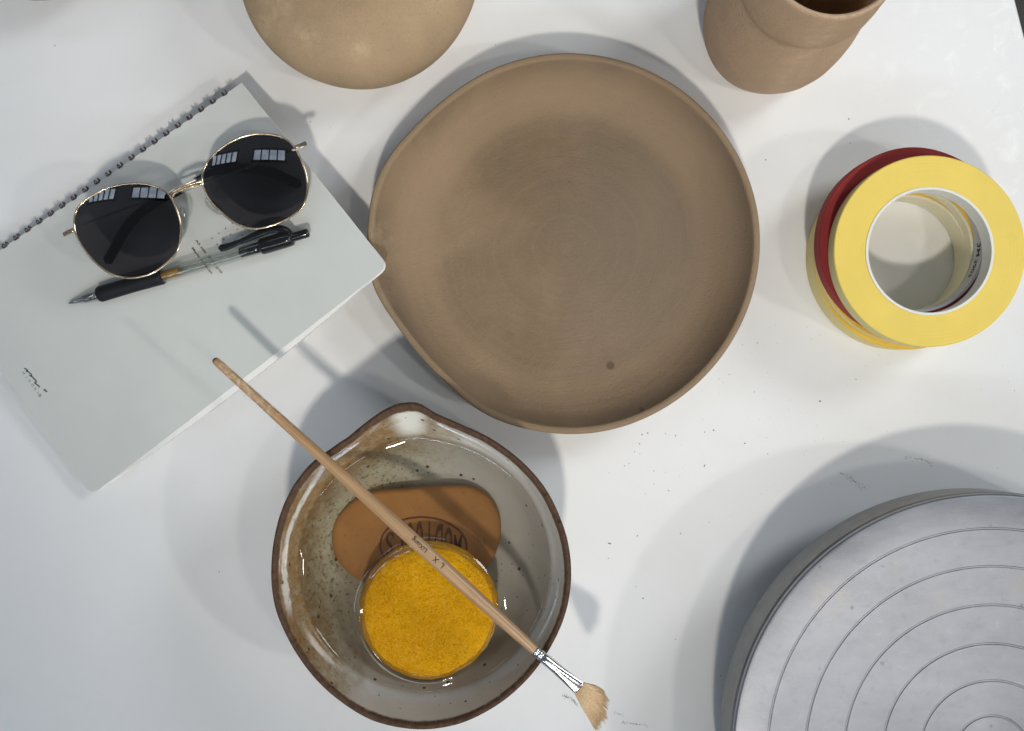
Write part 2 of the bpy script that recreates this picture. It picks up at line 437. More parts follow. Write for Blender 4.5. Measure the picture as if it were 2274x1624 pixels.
n_a = t.noise(45, 6, 0.65, dist=0.8); n_b = t.noise(150, 6, 0.7); n_c = t.noise(420, 4, 0.7)
left = t.step(t.math('ADD', t.math('ADD', x, t.math('MULTIPLY', y, -0.42)), t.math('MULTIPLY', n_a, 0.05)), 0.026, -0.028)
high = t.step(z, 0.016, 0.046)
c = t.ramp(n_a, [(0.3, (0.44, 0.43, 0.40)), (0.7, (0.50, 0.485, 0.445))])
c = t.mix(t.math('MULTIPLY', left, 0.85), c, (0.42, 0.405, 0.28))
c = t.mix(t.math('MULTIPLY', t.math('MULTIPLY', t.step(n_a, 0.58, 0.76), left), 0.45), c, (0.52, 0.54, 0.48))
c = t.mix(t.math('MULTIPLY', t.math('MULTIPLY', high, left), 0.80), c, (0.225, 0.165, 0.085))
rust = t.math('MULTIPLY', t.step(n_b, 0.36, 0.56), left)
rust = t.math('MULTIPLY', rust, t.math('ADD', 0.26, t.math('MULTIPLY', high, 0.74)))
c = t.mix(t.math('MULTIPLY', rust, 0.85), c, (0.225, 0.125, 0.040))
rs2 = t.math('MULTIPLY', t.math('MULTIPLY', t.step(n_c, 0.52, 0.64), left), 0.85)
c = t.mix(rs2, c, (0.16, 0.085, 0.035))
# white pooled glaze in the spout and a run along the left rim
sx = t.math('SUBTRACT', x, -0.0075); sy = t.math('SUBTRACT', y, 0.083)
ds = t.math('SQRT', t.math('ADD', t.math('MULTIPLY', sx, sx), t.math('MULTIPLY', t.math('MULTIPLY', sy, sy), 0.42)))
c = t.mix(t.math('MULTIPLY', t.step(t.math('ADD', ds, t.math('MULTIPLY', n_a, 0.010)), 0.0185, 0.0085), 0.95), c, (0.66, 0.67, 0.63))
run = t.math('MULTIPLY', t.step(t.math('ABSOLUTE', t.math('SUBTRACT', t.math('ADD', r, t.math('MULTIPLY', n_a, 0.004)), 0.0772)), 0.0012, 0.0005), t.step(x, -0.045, -0.060))
run = t.math('MULTIPLY', run, t.step(t.math('ABSOLUTE', t.math('SUBTRACT', y, 0.012)), 0.040, 0.028))
run = t.math('MULTIPLY', run, t.step(n_b, 0.34, 0.44))
# rim where the glaze breaks dark brown
rimm = t.step(t.math('ADD', z, t.math('MULTIPLY', n_b, 0.003)), 0.0635, 0.0655)
rimc = t.ramp(n_c, [(0.3, (0.050, 0.030, 0.020)), (0.7, (0.125, 0.072, 0.045))])
c = t.mix(rimm, c, rimc)
c = t.mix(t.math('MULTIPLY', run, 0.9), c, (0.62, 0.60, 0.54))
# iron speckles
for sc_, th, keep in ((150.0, 0.24, 0.72), (330.0, 0.22, 0.82), (85.0, 0.15, 0.70)):
    vo = t.n('ShaderNodeTexVoronoi', {'Vector': t.obj(), 'Scale': sc_}, out=0)
    vc = t.n('ShaderNodeTexVoronoi', {'Vector': t.obj(), 'Scale': sc_}, out=1)
    sel = t.n('ShaderNodeSeparateColor', {0: vc}, out=0)
    m_ = t.math('MULTIPLY', t.step(t.math('ADD', vo, t.math('MULTIPLY', n_c, 0.10)), th, th * 0.7), t.step(sel, keep, keep + 0.03))
    c = t.mix(t.math('MULTIPLY', m_, 0.92), c, (0.035, 0.018, 0.012))
rgh = t.math('ADD', 0.28, t.math('MULTIPLY', rimm, 0.35))
glaze = t.pbr(c, rgh, 0, t.bump(t.math('ADD', n_b, n_c), 0.14, 0.0006), 0.15)
bowl = thing('glazed_bowl', (BC.x, BC.y, 0), 'speckled grey-green glazed bowl with brown rim and pouring spout, holding water', 'bowl')
mesh('body', v, f, glaze, bowl)

# ---- sponge, kidney tool, water
SPC = P(950, 1362, 0.045)
SR = 0.0382
WL = 0.0405
t = NT('water')
fr = t.n('ShaderNodeFresnel', {'IOR': 1.46})
tr = t.n('ShaderNodeBsdfTransparent', {'Color': (0.90, 0.90, 0.885, 1)})
gl = t.n('ShaderNodeBsdfGlossy', {'Color': (1, 1, 1, 1), 'Roughness': 0.012})
df = t.n('ShaderNodeBsdfDiffuse', {'Color': (0.22, 0.18, 0.11, 1)})
tr = t.n('ShaderNodeMixShader', {0: 0.07, 1: tr, 2: df})
ms = t.n('ShaderNodeMixShader', {0: fr, 1: tr, 2: gl}); t.t.links.new(ms, t.out.inputs[0])
V, F = [], []
NA, NR = 288, 110
for i in range(NR + 1):
    q = (i / NR); q = 1 - (1 - q) ** 1.25
    for k in range(NA):
        a = 2 * PI * k / NA
        ro = 0.0693 * (1 + (bout[int(k * 320 / NA) % 320] / brc - 1) * 0.26)
        rr = ro * q
        x = BC.x + rr * math.cos(a); y = BC.y + rr * math.sin(a)
        ds = abs(math.hypot(x - SPC.x, y - SPC.y) - SR)
        dw = ro - rr
        zz = WL + 0.0010 * math.exp(-dw / 0.0018) + 0.0013 * math.exp(-dw / 0.0060) + 0.0016 * math.exp(-ds / 0.0025) + 0.0019 * math.exp(-ds / 0.0080)
        V.append((x, y, zz))
for i in range(NR):
    for k in range(NA):
        l = (k + 1) % NA
        F.append((i * NA + k, i * NA + l, (i + 1) * NA + l, (i + 1) * NA + k))
wat = mesh('water', V, F, t.m)
tag(wat, 'clear water filling the speckled bowl around the yellow sponge', 'water')

t = NT('sponge_foam')
n1 = t.noise(480, 5, 0.75, dist=2.2); n2 = t.noise(1300, 4, 0.7); n3 = t.noise(28, 4, 0.6)
c = t.ramp(n3, [(0.3, (0.76, 0.33, 0.0)), (0.7, (0.92, 0.47, 0.0))])
c = t.mix(t.math('MULTIPLY', t.step(n1, 0.51, 0.62), 0.60), c, (0.92, 0.60, 0.085))
c = t.mix(t.math('MULTIPLY', t.step(n1, 0.47, 0.35), 0.80), c, (0.34, 0.15, 0.002))
c = t.mix(t.math('MULTIPLY', t.math('MULTIPLY', t.spot(0.004, -0.004, 0.030, 0.95), t.step(n3, 0.40, 0.62)), 0.30), c, (0.34, 0.15, 0.003))
x, y, z = t.xyz()[0:3]
sp_m = t.pbr(c, 0.7, 0, t.bump(t.math('ADD', t.math('MULTIPLY', n1, 1.4), n2), 0.9, 0.0011), 0.12)
spp = [(0.0, 0.0), (0.020, 0.0), (0.030, 0.0008), (0.0350, 0.003), (0.0375, 0.007), (0.0386, 0.012), (0.0387, 0.0155), (0.0381, 0.0190), (0.0366, 0.0222), (0.0343, 0.0246), (0.0312, 0.0262), (0.027, 0.0271), (0.020, 0.0275), (0.013, 0.0272), (0.006, 0.0269), (0.0, 0.0267)]
prof2 = []
for i in range(len(spp) - 1):
    for k in range(6):
        g = k / 6; prof2.append((spp[i][0] * (1 - g) + spp[i + 1][0] * g, spp[i][1] * (1 - g) + spp[i + 1][1] * g))
prof2.append(spp[-1])
v, f = lathe(prof2, 200, (0, 0, 0), wob=lambda a, z: 1 + 0.012 * math.sin(2 * a + 0.6) + 0.006 * math.sin(3 * a))
vv = []
for p_ in v:
    nz = noise.noise(p_ * 900) * 0.00030 + noise.noise(p_ * 260) * 0.00045 + noise.noise(p_ * 80) * 0.0006
    d_ = Vector((p_.x, p_.y, (p_.z - 0.014) * 2)).normalized()
    vv.append(p_ + d_ * nz)
v = vv
rotm = Matrix.Rotation(R(2.0), 4, 'X') @ Matrix.Rotation(R(-1.5), 4, 'Y')
v = [rotm @ p_ + Vector((SPC.x, SPC.y, 0.0190)) for p_ in v]
tag(mesh('round_sponge', v, f, sp_m), 'round bright yellow sponge floating in the water of the speckled bowl', 'sponge')
sp_o = bpy.data.objects['round_sponge']
for vt in sp_o.data.vertices: vt.co -= Vector((SPC.x, SPC.y, 0.019))
sp_o.location = (SPC.x, SPC.y, 0.019)

kpx = [(365,720),(370,650),(404,586),(470,526),(560,486),(700,473),(850,462),(1000,458),(1080,485),(1130,530),(1165,600),(1172,680),(1160,750),(1125,830),(1060,900),(960,940),(850,955),(740,958),(650,955),(570,940),(500,912),(428,862),(380,795)]
KZ = 0.0200
kc = P(*c7(770, 700), KZ)
kpts = smooth_curve([P(*c7(x, y), KZ) for x, y in kpx], 5, True)
t = NT('tan_rubber_foam')
n1 = t.noise(60, 5, 0.6, dist=.5); n2 = t.noise(700, 4, 0.7); n3 = t.noise(300, 5, .75)
c = t.ramp(n1, [(0.3, (0.36, 0.150, 0.032)), (0.7, (0.45, 0.20, 0.050))])
c = t.mix(t.math('MULTIPLY', t.step(n3, 0.56, 0.70), 0.55), c, (0.24, 0.08, 0.02))
c = t.mix(0.22, c, (0.20, 0.085, 0.02))
k_m = t.pbr(c, 0.6, 0, t.bump(n2, 0.35, 0.0004), 0.3)
kid = thing('kidney_sponge', (kc.x, kc.y, 0.009), 'flat tan kidney-shaped throwing tool with a stamped oval, under water in the bowl', 'pottery tool')
V, F = [], []
nk = len(kpts); cen = Vector((kc.x, kc.y, 0))
lay = [(0.0, 0.0115), (0.5, 0.0115), (0.93, 0.0112), (0.985, 0.0125), (1.0, 0.0150), (0.985, 0.0190), (0.955, 0.0200), (0.90, 0.0203), (0.6, 0.0204), (0.3, 0.0204), (0.0, 0.0204)]
for s_, z_ in lay:
    for p_ in kpts: V.append((cen.x + (p_.x - cen.x) * s_, cen.y + (p_.y - cen.y) * s_, z_))
for i in range(len(lay) - 1):
    for k in range(nk):
        l = (k + 1) % nk; F.append((i * nk + k, i * nk + l, (i + 1) * nk + l, (i + 1) * nk + k))
mesh('body', V, F, k_m, kid)
stm = plain('stamped_groove', (0.10, 0.028, 0.010), 0.7)
oc = P(*c7(806, 742), KZ); oa = 205 * .4677 * (D - KZ) / FP; ob = 135 * .4677 * (D - KZ) / FP
tilt = R(-3)
ov = [oc + Matrix.Rotation(tilt, 3, 'Z') @ Vector((oa * math.cos(a), ob * math.sin(a), 0.0006)) for a in [2 * PI * k / 72 for k in range(72)]]
v, f = tube(ov, 0.00052, 6, True); parts = [(v, f)]
word = 'MUDTOOLS'
for i, chh in enumerate(word):
    u = (i - 3.5) / 4.0
    hh = ob * math.sqrt(max(0.05, 1 - (u * 0.98) ** 2)) * 0.86
    tv, tf = text_mesh(chh, 1.0, 0.006)
    xs = [q.x for q in tv]; ys = [q.y for q in tv]
    wx = max(xs) - min(xs); wy = max(ys) - min(ys); mx = (max(xs) + min(xs)) / 2; my = (max(ys) + min(ys)) / 2
    cwid = oa * 2 / 8 * 0.72
    out = []
    for q in tv:
        lx = (q.x - mx) / wx * cwid + u * oa * 0.90; ly = (q.y - my) / wy * hh * 2
        w_ = Matrix.Rotation(PI + tilt, 3, 'Z') @ Vector((lx, ly, 0))
        out.append(Vector((oc.x + w_.x, oc.y + w_.y, 0.02075)))
    parts.append((out, tf))
v, f = merge(parts)
mesh('stamped_lettering', v, f, stm, kid, smooth=False)

# ------------------------------------------------------------------ fan brush across the bowl
BZ = 0.0698
b0 = P(474, 797, BZ); b1 = P(1190, 1446, BZ); b2 = P(1287, 1529, BZ - 0.0005)
brush = thing('fan_brush', (b0.x, b0.y, BZ), 'fan brush with long wooden handle lying across the glazed bowl', 'brush')
def axisx(p0, p1):
    t_ = (p1 - p0).normalized(); s_ = Vector((0, 0, 1)).cross(t_).normalized(); u_ = t_.cross(s_)
    return t_, s_, u_
def lathe_axis(p0, p1, prof, segs=24, flat=None):
    t_, s_, u_ = axisx(p0, p1); V, F = [], []
    for (d_, r_) in prof:
        fs, fu = (1, 1) if flat is None else flat(d_)
        for k in range(segs):
            a = 2 * PI * k / segs
            V.append(p0 + t_ * d_ + s_ * (r_ * math.cos(a) * fs) + u_ * (r_ * math.sin(a) * fu))
    for i in range(len(prof) - 1):
        for k in range(segs):
            l = (k + 1) % segs; F.append((i * segs + k, i * segs + l, (i + 1) * segs + l, (i + 1) * segs + k))
    return V, F
L = (b1 - b0).length
hp = [(0.0, 0.0), (0.0002, 0.0010), (0.0008, 0.0017), (0.002, 0.0021)]
def hr(s): # handle radius along its length
    ks = [(0.0, .0022), (.10, .0024), (.25, .0028), (.45, .0033), (.60, .0037), (.75, .0037), (.88, .0033), (1.0, .0027)]
    for i in range(len(ks) - 1):
        if ks[i][0] <= s <= ks[i + 1][0]:
            g = (s - ks[i][0]) / (ks[i + 1][0] - ks[i][0]); g = g * g * (3 - 2 * g) * .5 + g * .5
            return ks[i][1] * (1 - g) + ks[i + 1][1] * g
    return ks[-1][1]
for i in range(1, 61): hp.append((0.002 + (L - 0.002) * i / 60, hr(i / 60)))
v, f = lathe_axis(b0, b1, hp, 28)
t = NT('varnished_wood')
ang = math.atan2(b1.y - b0.y, b1.x - b0.x)
mp = t.n('ShaderNodeMapping', {'Vector': t.obj(), 'Rotation': (0, 0, -ang)}, vector_type='POINT')
mp2 = t.n('ShaderNodeMapping', {'Vector': mp, 'Scale': (22, 900, 900)})
g1 = t.noise(1.0, 6, 0.65, vec=mp2, dist=0.3)
mp3 = t.n('ShaderNodeMapping', {'Vector': mp, 'Scale': (60, 260, 260)})
g2 = t.noise(1.0, 5, 0.6, vec=mp3)
c = t.ramp(g1, [(0.25, (0.30, 0.165, 0.078)), (0.5, (0.43, 0.27, 0.14)), (0.75, (0.54, 0.37, 0.21))])
c = t.mix(t.math('MULTIPLY', t.step(g2, 0.55, 0.75), 0.35), c, (0.36, 0.19, 0.09))
xs_ = t.n('ShaderNodeSeparateXYZ', {0: mp}, out=0)
pt = t.math('MULTIPLY', t.step(t.noise(330, 5, .75), 0.50, 0.60), t.math('MULTIPLY', t.step(xs_, 0.0035, 0.007), t.step(xs_, 0.062, 0.045)))
c = t.mix(t.math('MULTIPLY', pt, 0.55), c, (0.75, 0.66, 0.58))
c = t.mix(t.step(xs_, 0.0022, 0.0008), c, (0.13, 0.07, 0.04))
wood = t.pbr(c, 0.30, 0, t.bump(g1, 0.25, 0.0003), 0.5)
mesh('handle', v, f, wood, brush)
ink = plain('black_ink', (0.012, 0.012, 0.014), 0.6)
t_, s_, u_ = axisx(b0, b1)
def on_handle(body, size, dist):
    tv, tf = fine(text_mesh(body, size, size * 0.016)); out = []
    for q in tv:
        dd = dist - q.x; sv = -q.y; sv = sv + 0.0009
        rr = hr(dd / L) + 0.00006
        out.append(b0 + t_ * dd + s_ * sv + u_ * math.sqrt(max(1e-9, rr * rr - sv * sv)))
    return out, tf
dL = (P(980, 1241, BZ) - b0).length; dX = (P(937, 1203, BZ) - b0).length
v, f = merge([on_handle('L  X', 0.0040, dL), on_handle('LiXiang', 0.0034, dX)])
mesh('printed_lettering', v, f, ink, brush, smooth=False)
chrome = plain('polished_steel', (0.62, 0.63, 0.65), 0.16, 1.0, grain=0.05)
LF = (b2 - b1).length
fp = [(-0.0010, 0.0026), (-0.0008, 0.0030), (0.0006, 0.00305), (0.0012, 0.0026), (0.0018, 0.0030), (0.0032, 0.00305), (0.0038, 0.0026), (0.0045, 0.0030), (0.0075, 0.0030), (0.014, 0.00285), (LF * .72, 0.0027), (LF * .9, 0.0027), (LF - 0.0006, 0.0028), (LF, 0.0028), (LF, 0.0024), (LF - 0.002, 0.002)]
v, f = lathe_axis(b1, b2, fp, 32, flat=lambda d_: (1 + 0.35 * sstep(0.010, LF, d_), 1 - 0.62 * sstep(0.008, LF, d_)))
mesh('ferrule', v, f, chrome, brush)
hairm = NT('pale_bristle')
n1 = hairm.noise(1200, 3)
c = hairm.ramp(n1, [(0.3, (0.55, 0.38, 0.21)), (0.7, (0.74, 0.56, 0.36))])
hm = hairm.pbr(c, 0.5, 0, None, 0.3)
cb = lambda x, y: (x * .1435 + 1128, y * .1435 + 1391.2)
fan_edge = smooth_curve([P(*cb(*q), 0.066) for q in ((1330, 905), (1430, 950), (1505, 1010), (1530, 1075), (1555, 1130), (1560, 1200), (1550, 1275), (1530, 1300), (1520, 1370), (1500, 1450), (1460, 1530), (1400, 1595), (1330, 1570), (1290, 1500))], 6)
rt = random.Random(3); parts = []
NE = len(fan_edge)
tb, sb, ub = axisx(b1, b2)
NH = 620
for i in range(NH):
    g = i / (NH - 1) + rt.uniform(-.004, .004); g = max(0, min(0.999, g))
    k = g * (NE - 1); i0 = int(k); fe = fan_edge[i0].lerp(fan_edge[min(NE - 1, i0 + 1)], k - i0)
    root = b2 - tb * 0.0015 + sb * ((g - 0.5) * -0.0062) + ub * rt.uniform(-.0006, .0006)
    if (fe - root).dot(sb) * ((g - .5) * -1) < 0: pass
    tip = root.lerp(fe, rt.uniform(0.90, 1.03))
    clump = noise.noise(Vector((g * 26, 1.3, 0))) * 0.09 + noise.noise(Vector((g * 90, 4.3, 0))) * 0.05
    tip = root.lerp(tip, 1 + clump)
    if 0.515 < g < 0.545: tip = root.lerp(tip, 0.86)
    mid = root.lerp(tip, 0.5) + sb * rt.uniform(-.0002, .0002) + ub * 0.0003
    tip = tip + ub * rt.uniform(-.0009, .0006)
    parts.append(tube([root, mid, tip], [0.00020, 0.00022, 0.00005], 4))
for dx, dy in ((1330, 1620), (1195, 1530), (1160, 1400)):
    e_ = P(*cb(dx, dy), 0.064); rr_ = b2 - sb * -0.002
    parts.append(tube([rr_, rr_.lerp(e_, .5) + sb * .0006, e_], [0.00006, 0.00006, 0.00003], 4))
v, f = merge(parts)
mesh('bristles', v, f, hm, brush)['kind'] = 'stuff'

# ------------------------------------------------------------------ notebook leaning on the plate rim
TR = P(537, 184, .017); RR = P(862, 591, .0365); BL = P(203, 1100, .0075); TL = Vector((-0.3332, 0.0432, 0.010))
uax = (TL - TR); Lu = uax.length; Lv = (RR - TR).length
def cov(u, v_, dz=0.0):
    q = TR * (1 - u) * (1 - v_) + TL * u * (1 - v_) + RR * (1 - u) * v_ + BL * u * v_
    q.z += -0.0016 * math.sin(PI * u) * v_ + dz + 0.0008 * math.sin(PI * v_) * (1 - u)
    return q
def cover_uv(x, y):
    u = v_ = 0.5
    for _ in range(14):
        q = cov(u, v_); du = (cov(u + 1e-3, v_) - q) * 1e3; dv = (cov(u, v_ + 1e-3) - q) * 1e3
        ex, ey = x - q.x, y - q.y; det = du.x * dv.y - du.y * dv.x
        u += (ex * dv.y - ey * dv.x) / det; v_ += (du.x * ey - du.y * ex) / det
    return u, v_
def cover_z(x, y): return cov(*cover_uv(x, y)).z
def onc(px, py, lift=0.0):
    """the point of the cover (raised by lift) seen at a measured place"""
    h = 0.015
    for _ in range(12):
        q = P(px, py, h); h = cover_z(q.x, q.y) + lift
    return P(px, py, h)
def sheet(fun_top, fun_bot, nu, nv, rad, ou=(0, 1), ovv=(0, 1), vext=None):
    V, F = [], []
    ru, rv = rad / Lu, rad / Lv
    def rnd(u, v_):
        cu_ = min(max(u, ru), 1 - ru); cv_ = min(max(v_, rv), 1 - rv)
        if (u < ru or u > 1 - ru) and v_ > 1 - rv:
            du, dv = (u - cu_) / ru, (v_ - cv_) / rv
            m_ = max(abs(du), abs(dv)); l_ = math.hypot(du, dv)
            if l_ > 0: du, dv = du / l_ * m_, dv / l_ * m_
            return cu_ + du * ru, cv_ + dv * rv
        return u, v_
    us = sorted(set([0, ru * .25, ru * .5, ru * .75, ru] + [i / nu for i in range(1, nu)] + [1 - ru, 1 - ru * .75, 1 - ru * .5, 1 - ru * .25, 1]))
    vs_ = sorted(set([0, rv * .25, rv * .5, rv * .75, rv] + [i / nv for i in range(1, nv)] + [1 - rv, 1 - rv * .75, 1 - rv * .5, 1 - rv * .25, 1]))
    a, b = len(us), len(vs_)
    for fn in (fun_top, fun_bot):
        for u in us:
            for w in vs_:
                u2, w2 = rnd(u, w); V.append(fn(u2, w2))
    for i in range(a - 1):
        for j in range(b - 1):
            p = i * b + j
            F.append((p, p + 1, p + b + 1, p + b)); q = p + a * b; F.append((q, q + b, q + b + 1, q + 1))
    ring = [i * b for i in range(a)] + [(a - 1) * b + j for j in range(1, b)] + [i * b + b - 1 for i in range(a - 2, -1, -1)] + [j for j in range(b - 2, 0, -1)]
    m_ = len(ring)
    for i in range(m_):
        p, q = ring[i], ring[(i + 1) % m_]; F.append((p, q, q + a * b, p + a * b))
    return V, F
book = thing('spiral_notebook', (TR + TL + RR + BL) / 4 * 1.0, 'pale grey-green wire-bound notebook with one corner resting on the clay plate', 'notebook')
book.location.z = 0.0
t = NT('cover_board')
n1 = t.noise(30, 4, .6); n2 = t.noise(1800, 2)
c = t.ramp(n1, [(0.3, (0.58, 0.605, 0.588)), (0.7, (0.61, 0.635, 0.617))])
cov_m = t.pbr(c, 0.38, 0, t.bump(n2, 0.05, 0.0002), 0.45)
page_m = plain('white_paper', (0.80, 0.80, 0.79), 0.7, grain=0.03)
v, f = sheet(lambda u, w: cov(u, w), lambda u, w: cov(u, w, -0.0006), 24, 18, 0.0055)
mesh('cover', v, f, cov_m, book, sharp=50)
def thick(u, w): return 0.0062 * (1 - 0.62 * math.exp(-((u / 0.22) ** 2 + ((1 - w) / 0.30) ** 2)))
def page_xy(u, w): return 0.012 + 0.976 * u, 0.03 + w * (0.962 + 0.030 * math.sin(PI * min(1, u * 1.05)) ** .6)
def ptop(u, w):
    a, b = page_xy(u, w); q = cov(a, b, -0.0008); q.z -= 0.0018 * sstep(0.93, 1.0, w) * math.sin(PI * u); return q
def pbot(u, w):
    a, b = page_xy(u, w); q = cov(a, b, -0.0008 - thick(u, w)); q.z = max(q.z, 0.0006); return q
v, f = sheet(ptop, pbot, 24, 18, 0.004)
mesh('pages', v, f, page_m, book, sharp=50)
def btop(u, w):
    q = cov(u, 0.012 + w * (1.0 + 0.014 * math.sin(PI * u)) * 0.99, -0.0009 - thick(u, w)); q.z = max(q.z, 0.0009) ; return q
def bbot(u, w):
    q = btop(u, w); q.z -= 0.0007; return q
v, f = sheet(btop, bbot, 24, 18, 0.005)
mesh('back_cover', v, f, page_m, book, sharp=50)
# twin-loop wire
wire_m = plain('bronze_wire', (0.085, 0.055, 0.055), 0.45, 0.6)
def line_u(px):
    lo, hi = 0.0, 1.2
    for _ in range(40):
        m_ = (lo + hi) / 2; q = cov(m_, 0)
        X = 1137 + q.x * FP / (D - q.z)
        if X > px: lo = m_
        else: hi = m_
    return lo
ua, ub_ = line_u(500), line_u(12)
du = (ub_ - ua) / 19
ud = (TL - TR).normalized(); ud.z = 0; ud.normalize()
outd = Vector((-ud.y, ud.x, 0));
if outd.dot(RR - TR) > 0: outd = -outd
first = None
for i in range(24):
    u = ua + du * i
    if u > 0.985: break
    e = cov(u, 0.0); rr_ = 0.0026
    parts = []; top_pts = []
    for sgn in (-1, 1):
        pts = []
        for k in range(15):
            a = PI / 2 + 0.12 - (k / 14) * 3.0
            pts.append(e + outd * (rr_ * math.cos(a) * 1.0) + Vector((0, 0, -rr_ * 0.92 + rr_ * math.sin(a) + 0.0004)) + ud * (sgn * (0.00135 - 0.0004 * (k / 14))))
        pts = [q if q.z > 0.0005 else Vector((q.x, q.y, 0.0005)) for q in pts]
        parts.append(tube(pts, 0.00034, 6)); top_pts.append(pts[0])
        if sgn == -1: base = [pts[0]]
    parts.append(tube([top_pts[0], top_pts[1]], 0.00048, 6))
    v, f = merge(parts)
    mesh('wire_loop', v, f, wire_m, book)
# print on the cover
gold_m = plain('bronze_print', (0.17, 0.095, 0.045), 0.45, 0.3)
grey_m = plain('dark_print', (0.10, 0.10, 0.085), 0.5, 0.2)
c6 = lambda x, y: (x * .0926 + 391, y * .0926 + 481.3)
def print_text(body, pa, pb, size, off=0.0):
    """one line of print whose first letter stands at pa and last at pb"""
    a = onc(*pa, 0.00012); b = onc(*pb, 0.00012)
    d_ = (b - a); d_.z = 0; d_.normalize(); n_ = Vector((-d_.y, d_.x, 0))
    tv, tf = text_mesh(body, size, size * 0.02)
    w_ = max(q.x for q in tv) - min(q.x for q in tv); x0 = min(q.x for q in tv)
    sc_ = (Vector((b.x - a.x, b.y - a.y, 0))).length / w_
    out = []
    for q in tv:
        w = Vector((a.x, a.y, 0)) + d_ * ((q.x - x0) * sc_) + n_ * (q.y + off)
        out.append(Vector((w.x, w.y, cover_z(w.x, w.y) + 0.00010)))
    return out, tf
v, f = merge([print_text('A5 size  5mm grid', c6(470, 560), c6(1095, 1350), 0.0020), print_text('Made in Japan', c6(385, 745), c6(865, 1370), 0.0020)])
mesh('printed_lettering', v, f, gold_m, book, smooth=False)
parts = []
d00, dr, dc = (471, 529.5), (14.9, -11.1), (11.2, 13.4)
for i in range(5):
    for j in range(3):
        q = onc(d00[0] + dr[0] * i + dc[0] * j, d00[1] + dr[1] * i + dc[1] * j, 0.00012)
        parts.append(([q] + [q + Vector((0.00042 * math.cos(k * PI / 5), 0.00042 * math.sin(k * PI / 5), 0)) for k in range(10)], [(0, k + 1, (k + 1) % 10 + 1) for k in range(10)]))
v, f = merge(parts)
mesh('printed_dots', v, f, grey_m, book, smooth=False)
c5 = lambda x, y: (x * .08267, y * .08267 + 789.6)
def stroke(pts, w):
    pts = smooth_curve([onc(*c5(*p_), 0.00015) for p_ in pts], 6)
    V, F = [], []
    for i, q in enumerate(pts):
        tt = (pts[min(i + 1, len(pts) - 1)] - pts[max(i - 1, 0)]); tt.z = 0; tt.normalize(); nn_ = Vector((-tt.y, tt.x, 0))
        V += [q + nn_ * w, q - nn_ * w]
    for i in range(len(pts) - 1): F.append((2 * i, 2 * i + 1, 2 * i + 3, 2 * i + 2))
    return V, F
parts = [stroke([(645, 345), (700, 365), (745, 410), (735, 430), (690, 415)], .00035), stroke([(700, 410), (770, 450), (840, 505), (840, 545), (780, 540)], .00035),
         stroke([(790, 535), (860, 575), (940, 650), (975, 700), (960, 720), (925, 735)], .00038), stroke([(925, 735), (1000, 790), (1075, 850)], .00035), stroke([(1170, 915), (1215, 940), (1260, 980)], .00045)]
for chh, pos in zip('MIDORI', ((635, 480), (712, 585), (790, 685), (872, 800), (945, 905), (1015, 1000))):
    q = onc(*c5(*pos)); tv, tf = text_mesh(chh, 0.0021)
    rm = Matrix.Rotation(R(-53), 3, 'Z'); out = []
    for w in tv:
        r_ = rm @ w; out.append(Vector((q.x + r_.x, q.y + r_.y, cover_z(q.x + r_.x, q.y + r_.y) + 0.0001)))
    parts.append((out, tf))
q = onc(*c5(1072, 1075), 0.0002); parts.append(tube([q + Vector((0.0007 * math.cos(k * PI / 8), 0.0007 * math.sin(k * PI / 8), 0)) for k in range(16)], 0.00012, 4, True))
v, f = merge(parts)
mesh('signature_print', v, f, grey_m, book, smooth=False)

# ------------------------------------------------------------------ sunglasses
cg = lambda x, y: (x * .2779 + 112.8, y * .2779 + 263.2)
GZ = 0.0215   # lens rim above the cover
gc = onc(430, 450, 0)
sun = thing('sunglasses', gc, 'dark-lensed sunglasses with thin gold wire frame folded on the notebook', 'sunglasses')
def gpt(x, y, lift=GZ): return onc(*cg(x, y), lift)
def gplane(x, y, dz=0.0):
    """all front-frame points share one plane"""
    h = 0.036
    for _ in range(6):
        q = P(*cg(x, y), h); h = GP[0] + GP[1] * q.x + GP[2] * q.y + dz
    return P(*cg(x, y), h)
za = gpt(600, 900); zb = gpt(1630, 500)
GP = [0.0368, 0.012, -0.020]
GP[0] = (za.z + zb.z) / 2 - GP[1] * (za.x + zb.x) / 2 - GP[2] * (za.y + zb.y) / 2
t = NT('gold_plating')
n1 = t.noise(500, 3)
c = t.ramp(n1, [(0.3, (0.80, 0.60, 0.40)), (0.7, (0.88, 0.70, 0.50))])
gold = t.pbr(c, 0.16, 1.0)
t = NT('smoked_lens')
fr = t.n('ShaderNodeFresnel', {'IOR': 1.5})
tr = t.n('ShaderNodeBsdfTransparent', {'Color': (0.066, 0.060, 0.068, 1)})
gl = t.n('ShaderNodeBsdfGlossy', {'Color': (0.92, 0.96, 1, 1), 'Roughness': 0.015})
ms = t.n('ShaderNodeMixShader', {0: t.math('ADD', t.math('MULTIPLY', fr, 1.1), 0.022), 1: tr, 2: gl}); t.t.links.new(ms, t.out.inputs[0])
lens_m = t.m
Lpx = [(192,800),(203,755),(228,708),(290,650),(380,598),(480,552),(600,526),(720,521),(830,540),(905,580),(950,625),(985,700),(1012,780),(1026,870),(1020,960),(1003,1030),(970,1090),(905,1155),(850,1200),(780,1240),(690,1265),(600,1272),(520,1258),(440,1222),(370,1165),(300,1088),(240,1000),(205,925),(190,860)]
Rpx = [(1207,490),(1215,430),(1250,350),(1310,280),(1400,212),(1500,160),(1600,131),(1700,122),(1790,131),(1870,160),(1930,210),(1975,280),(2012,370),(2036,450),(2046,530),(2040,600),(2015,680),(1980,730),(1900,790),(1800,840),(1700,870),(1620,879),(1540,865),(1450,822),(1370,755),(1300,690),(1250,620),(1218,550)]
RL = 0.105
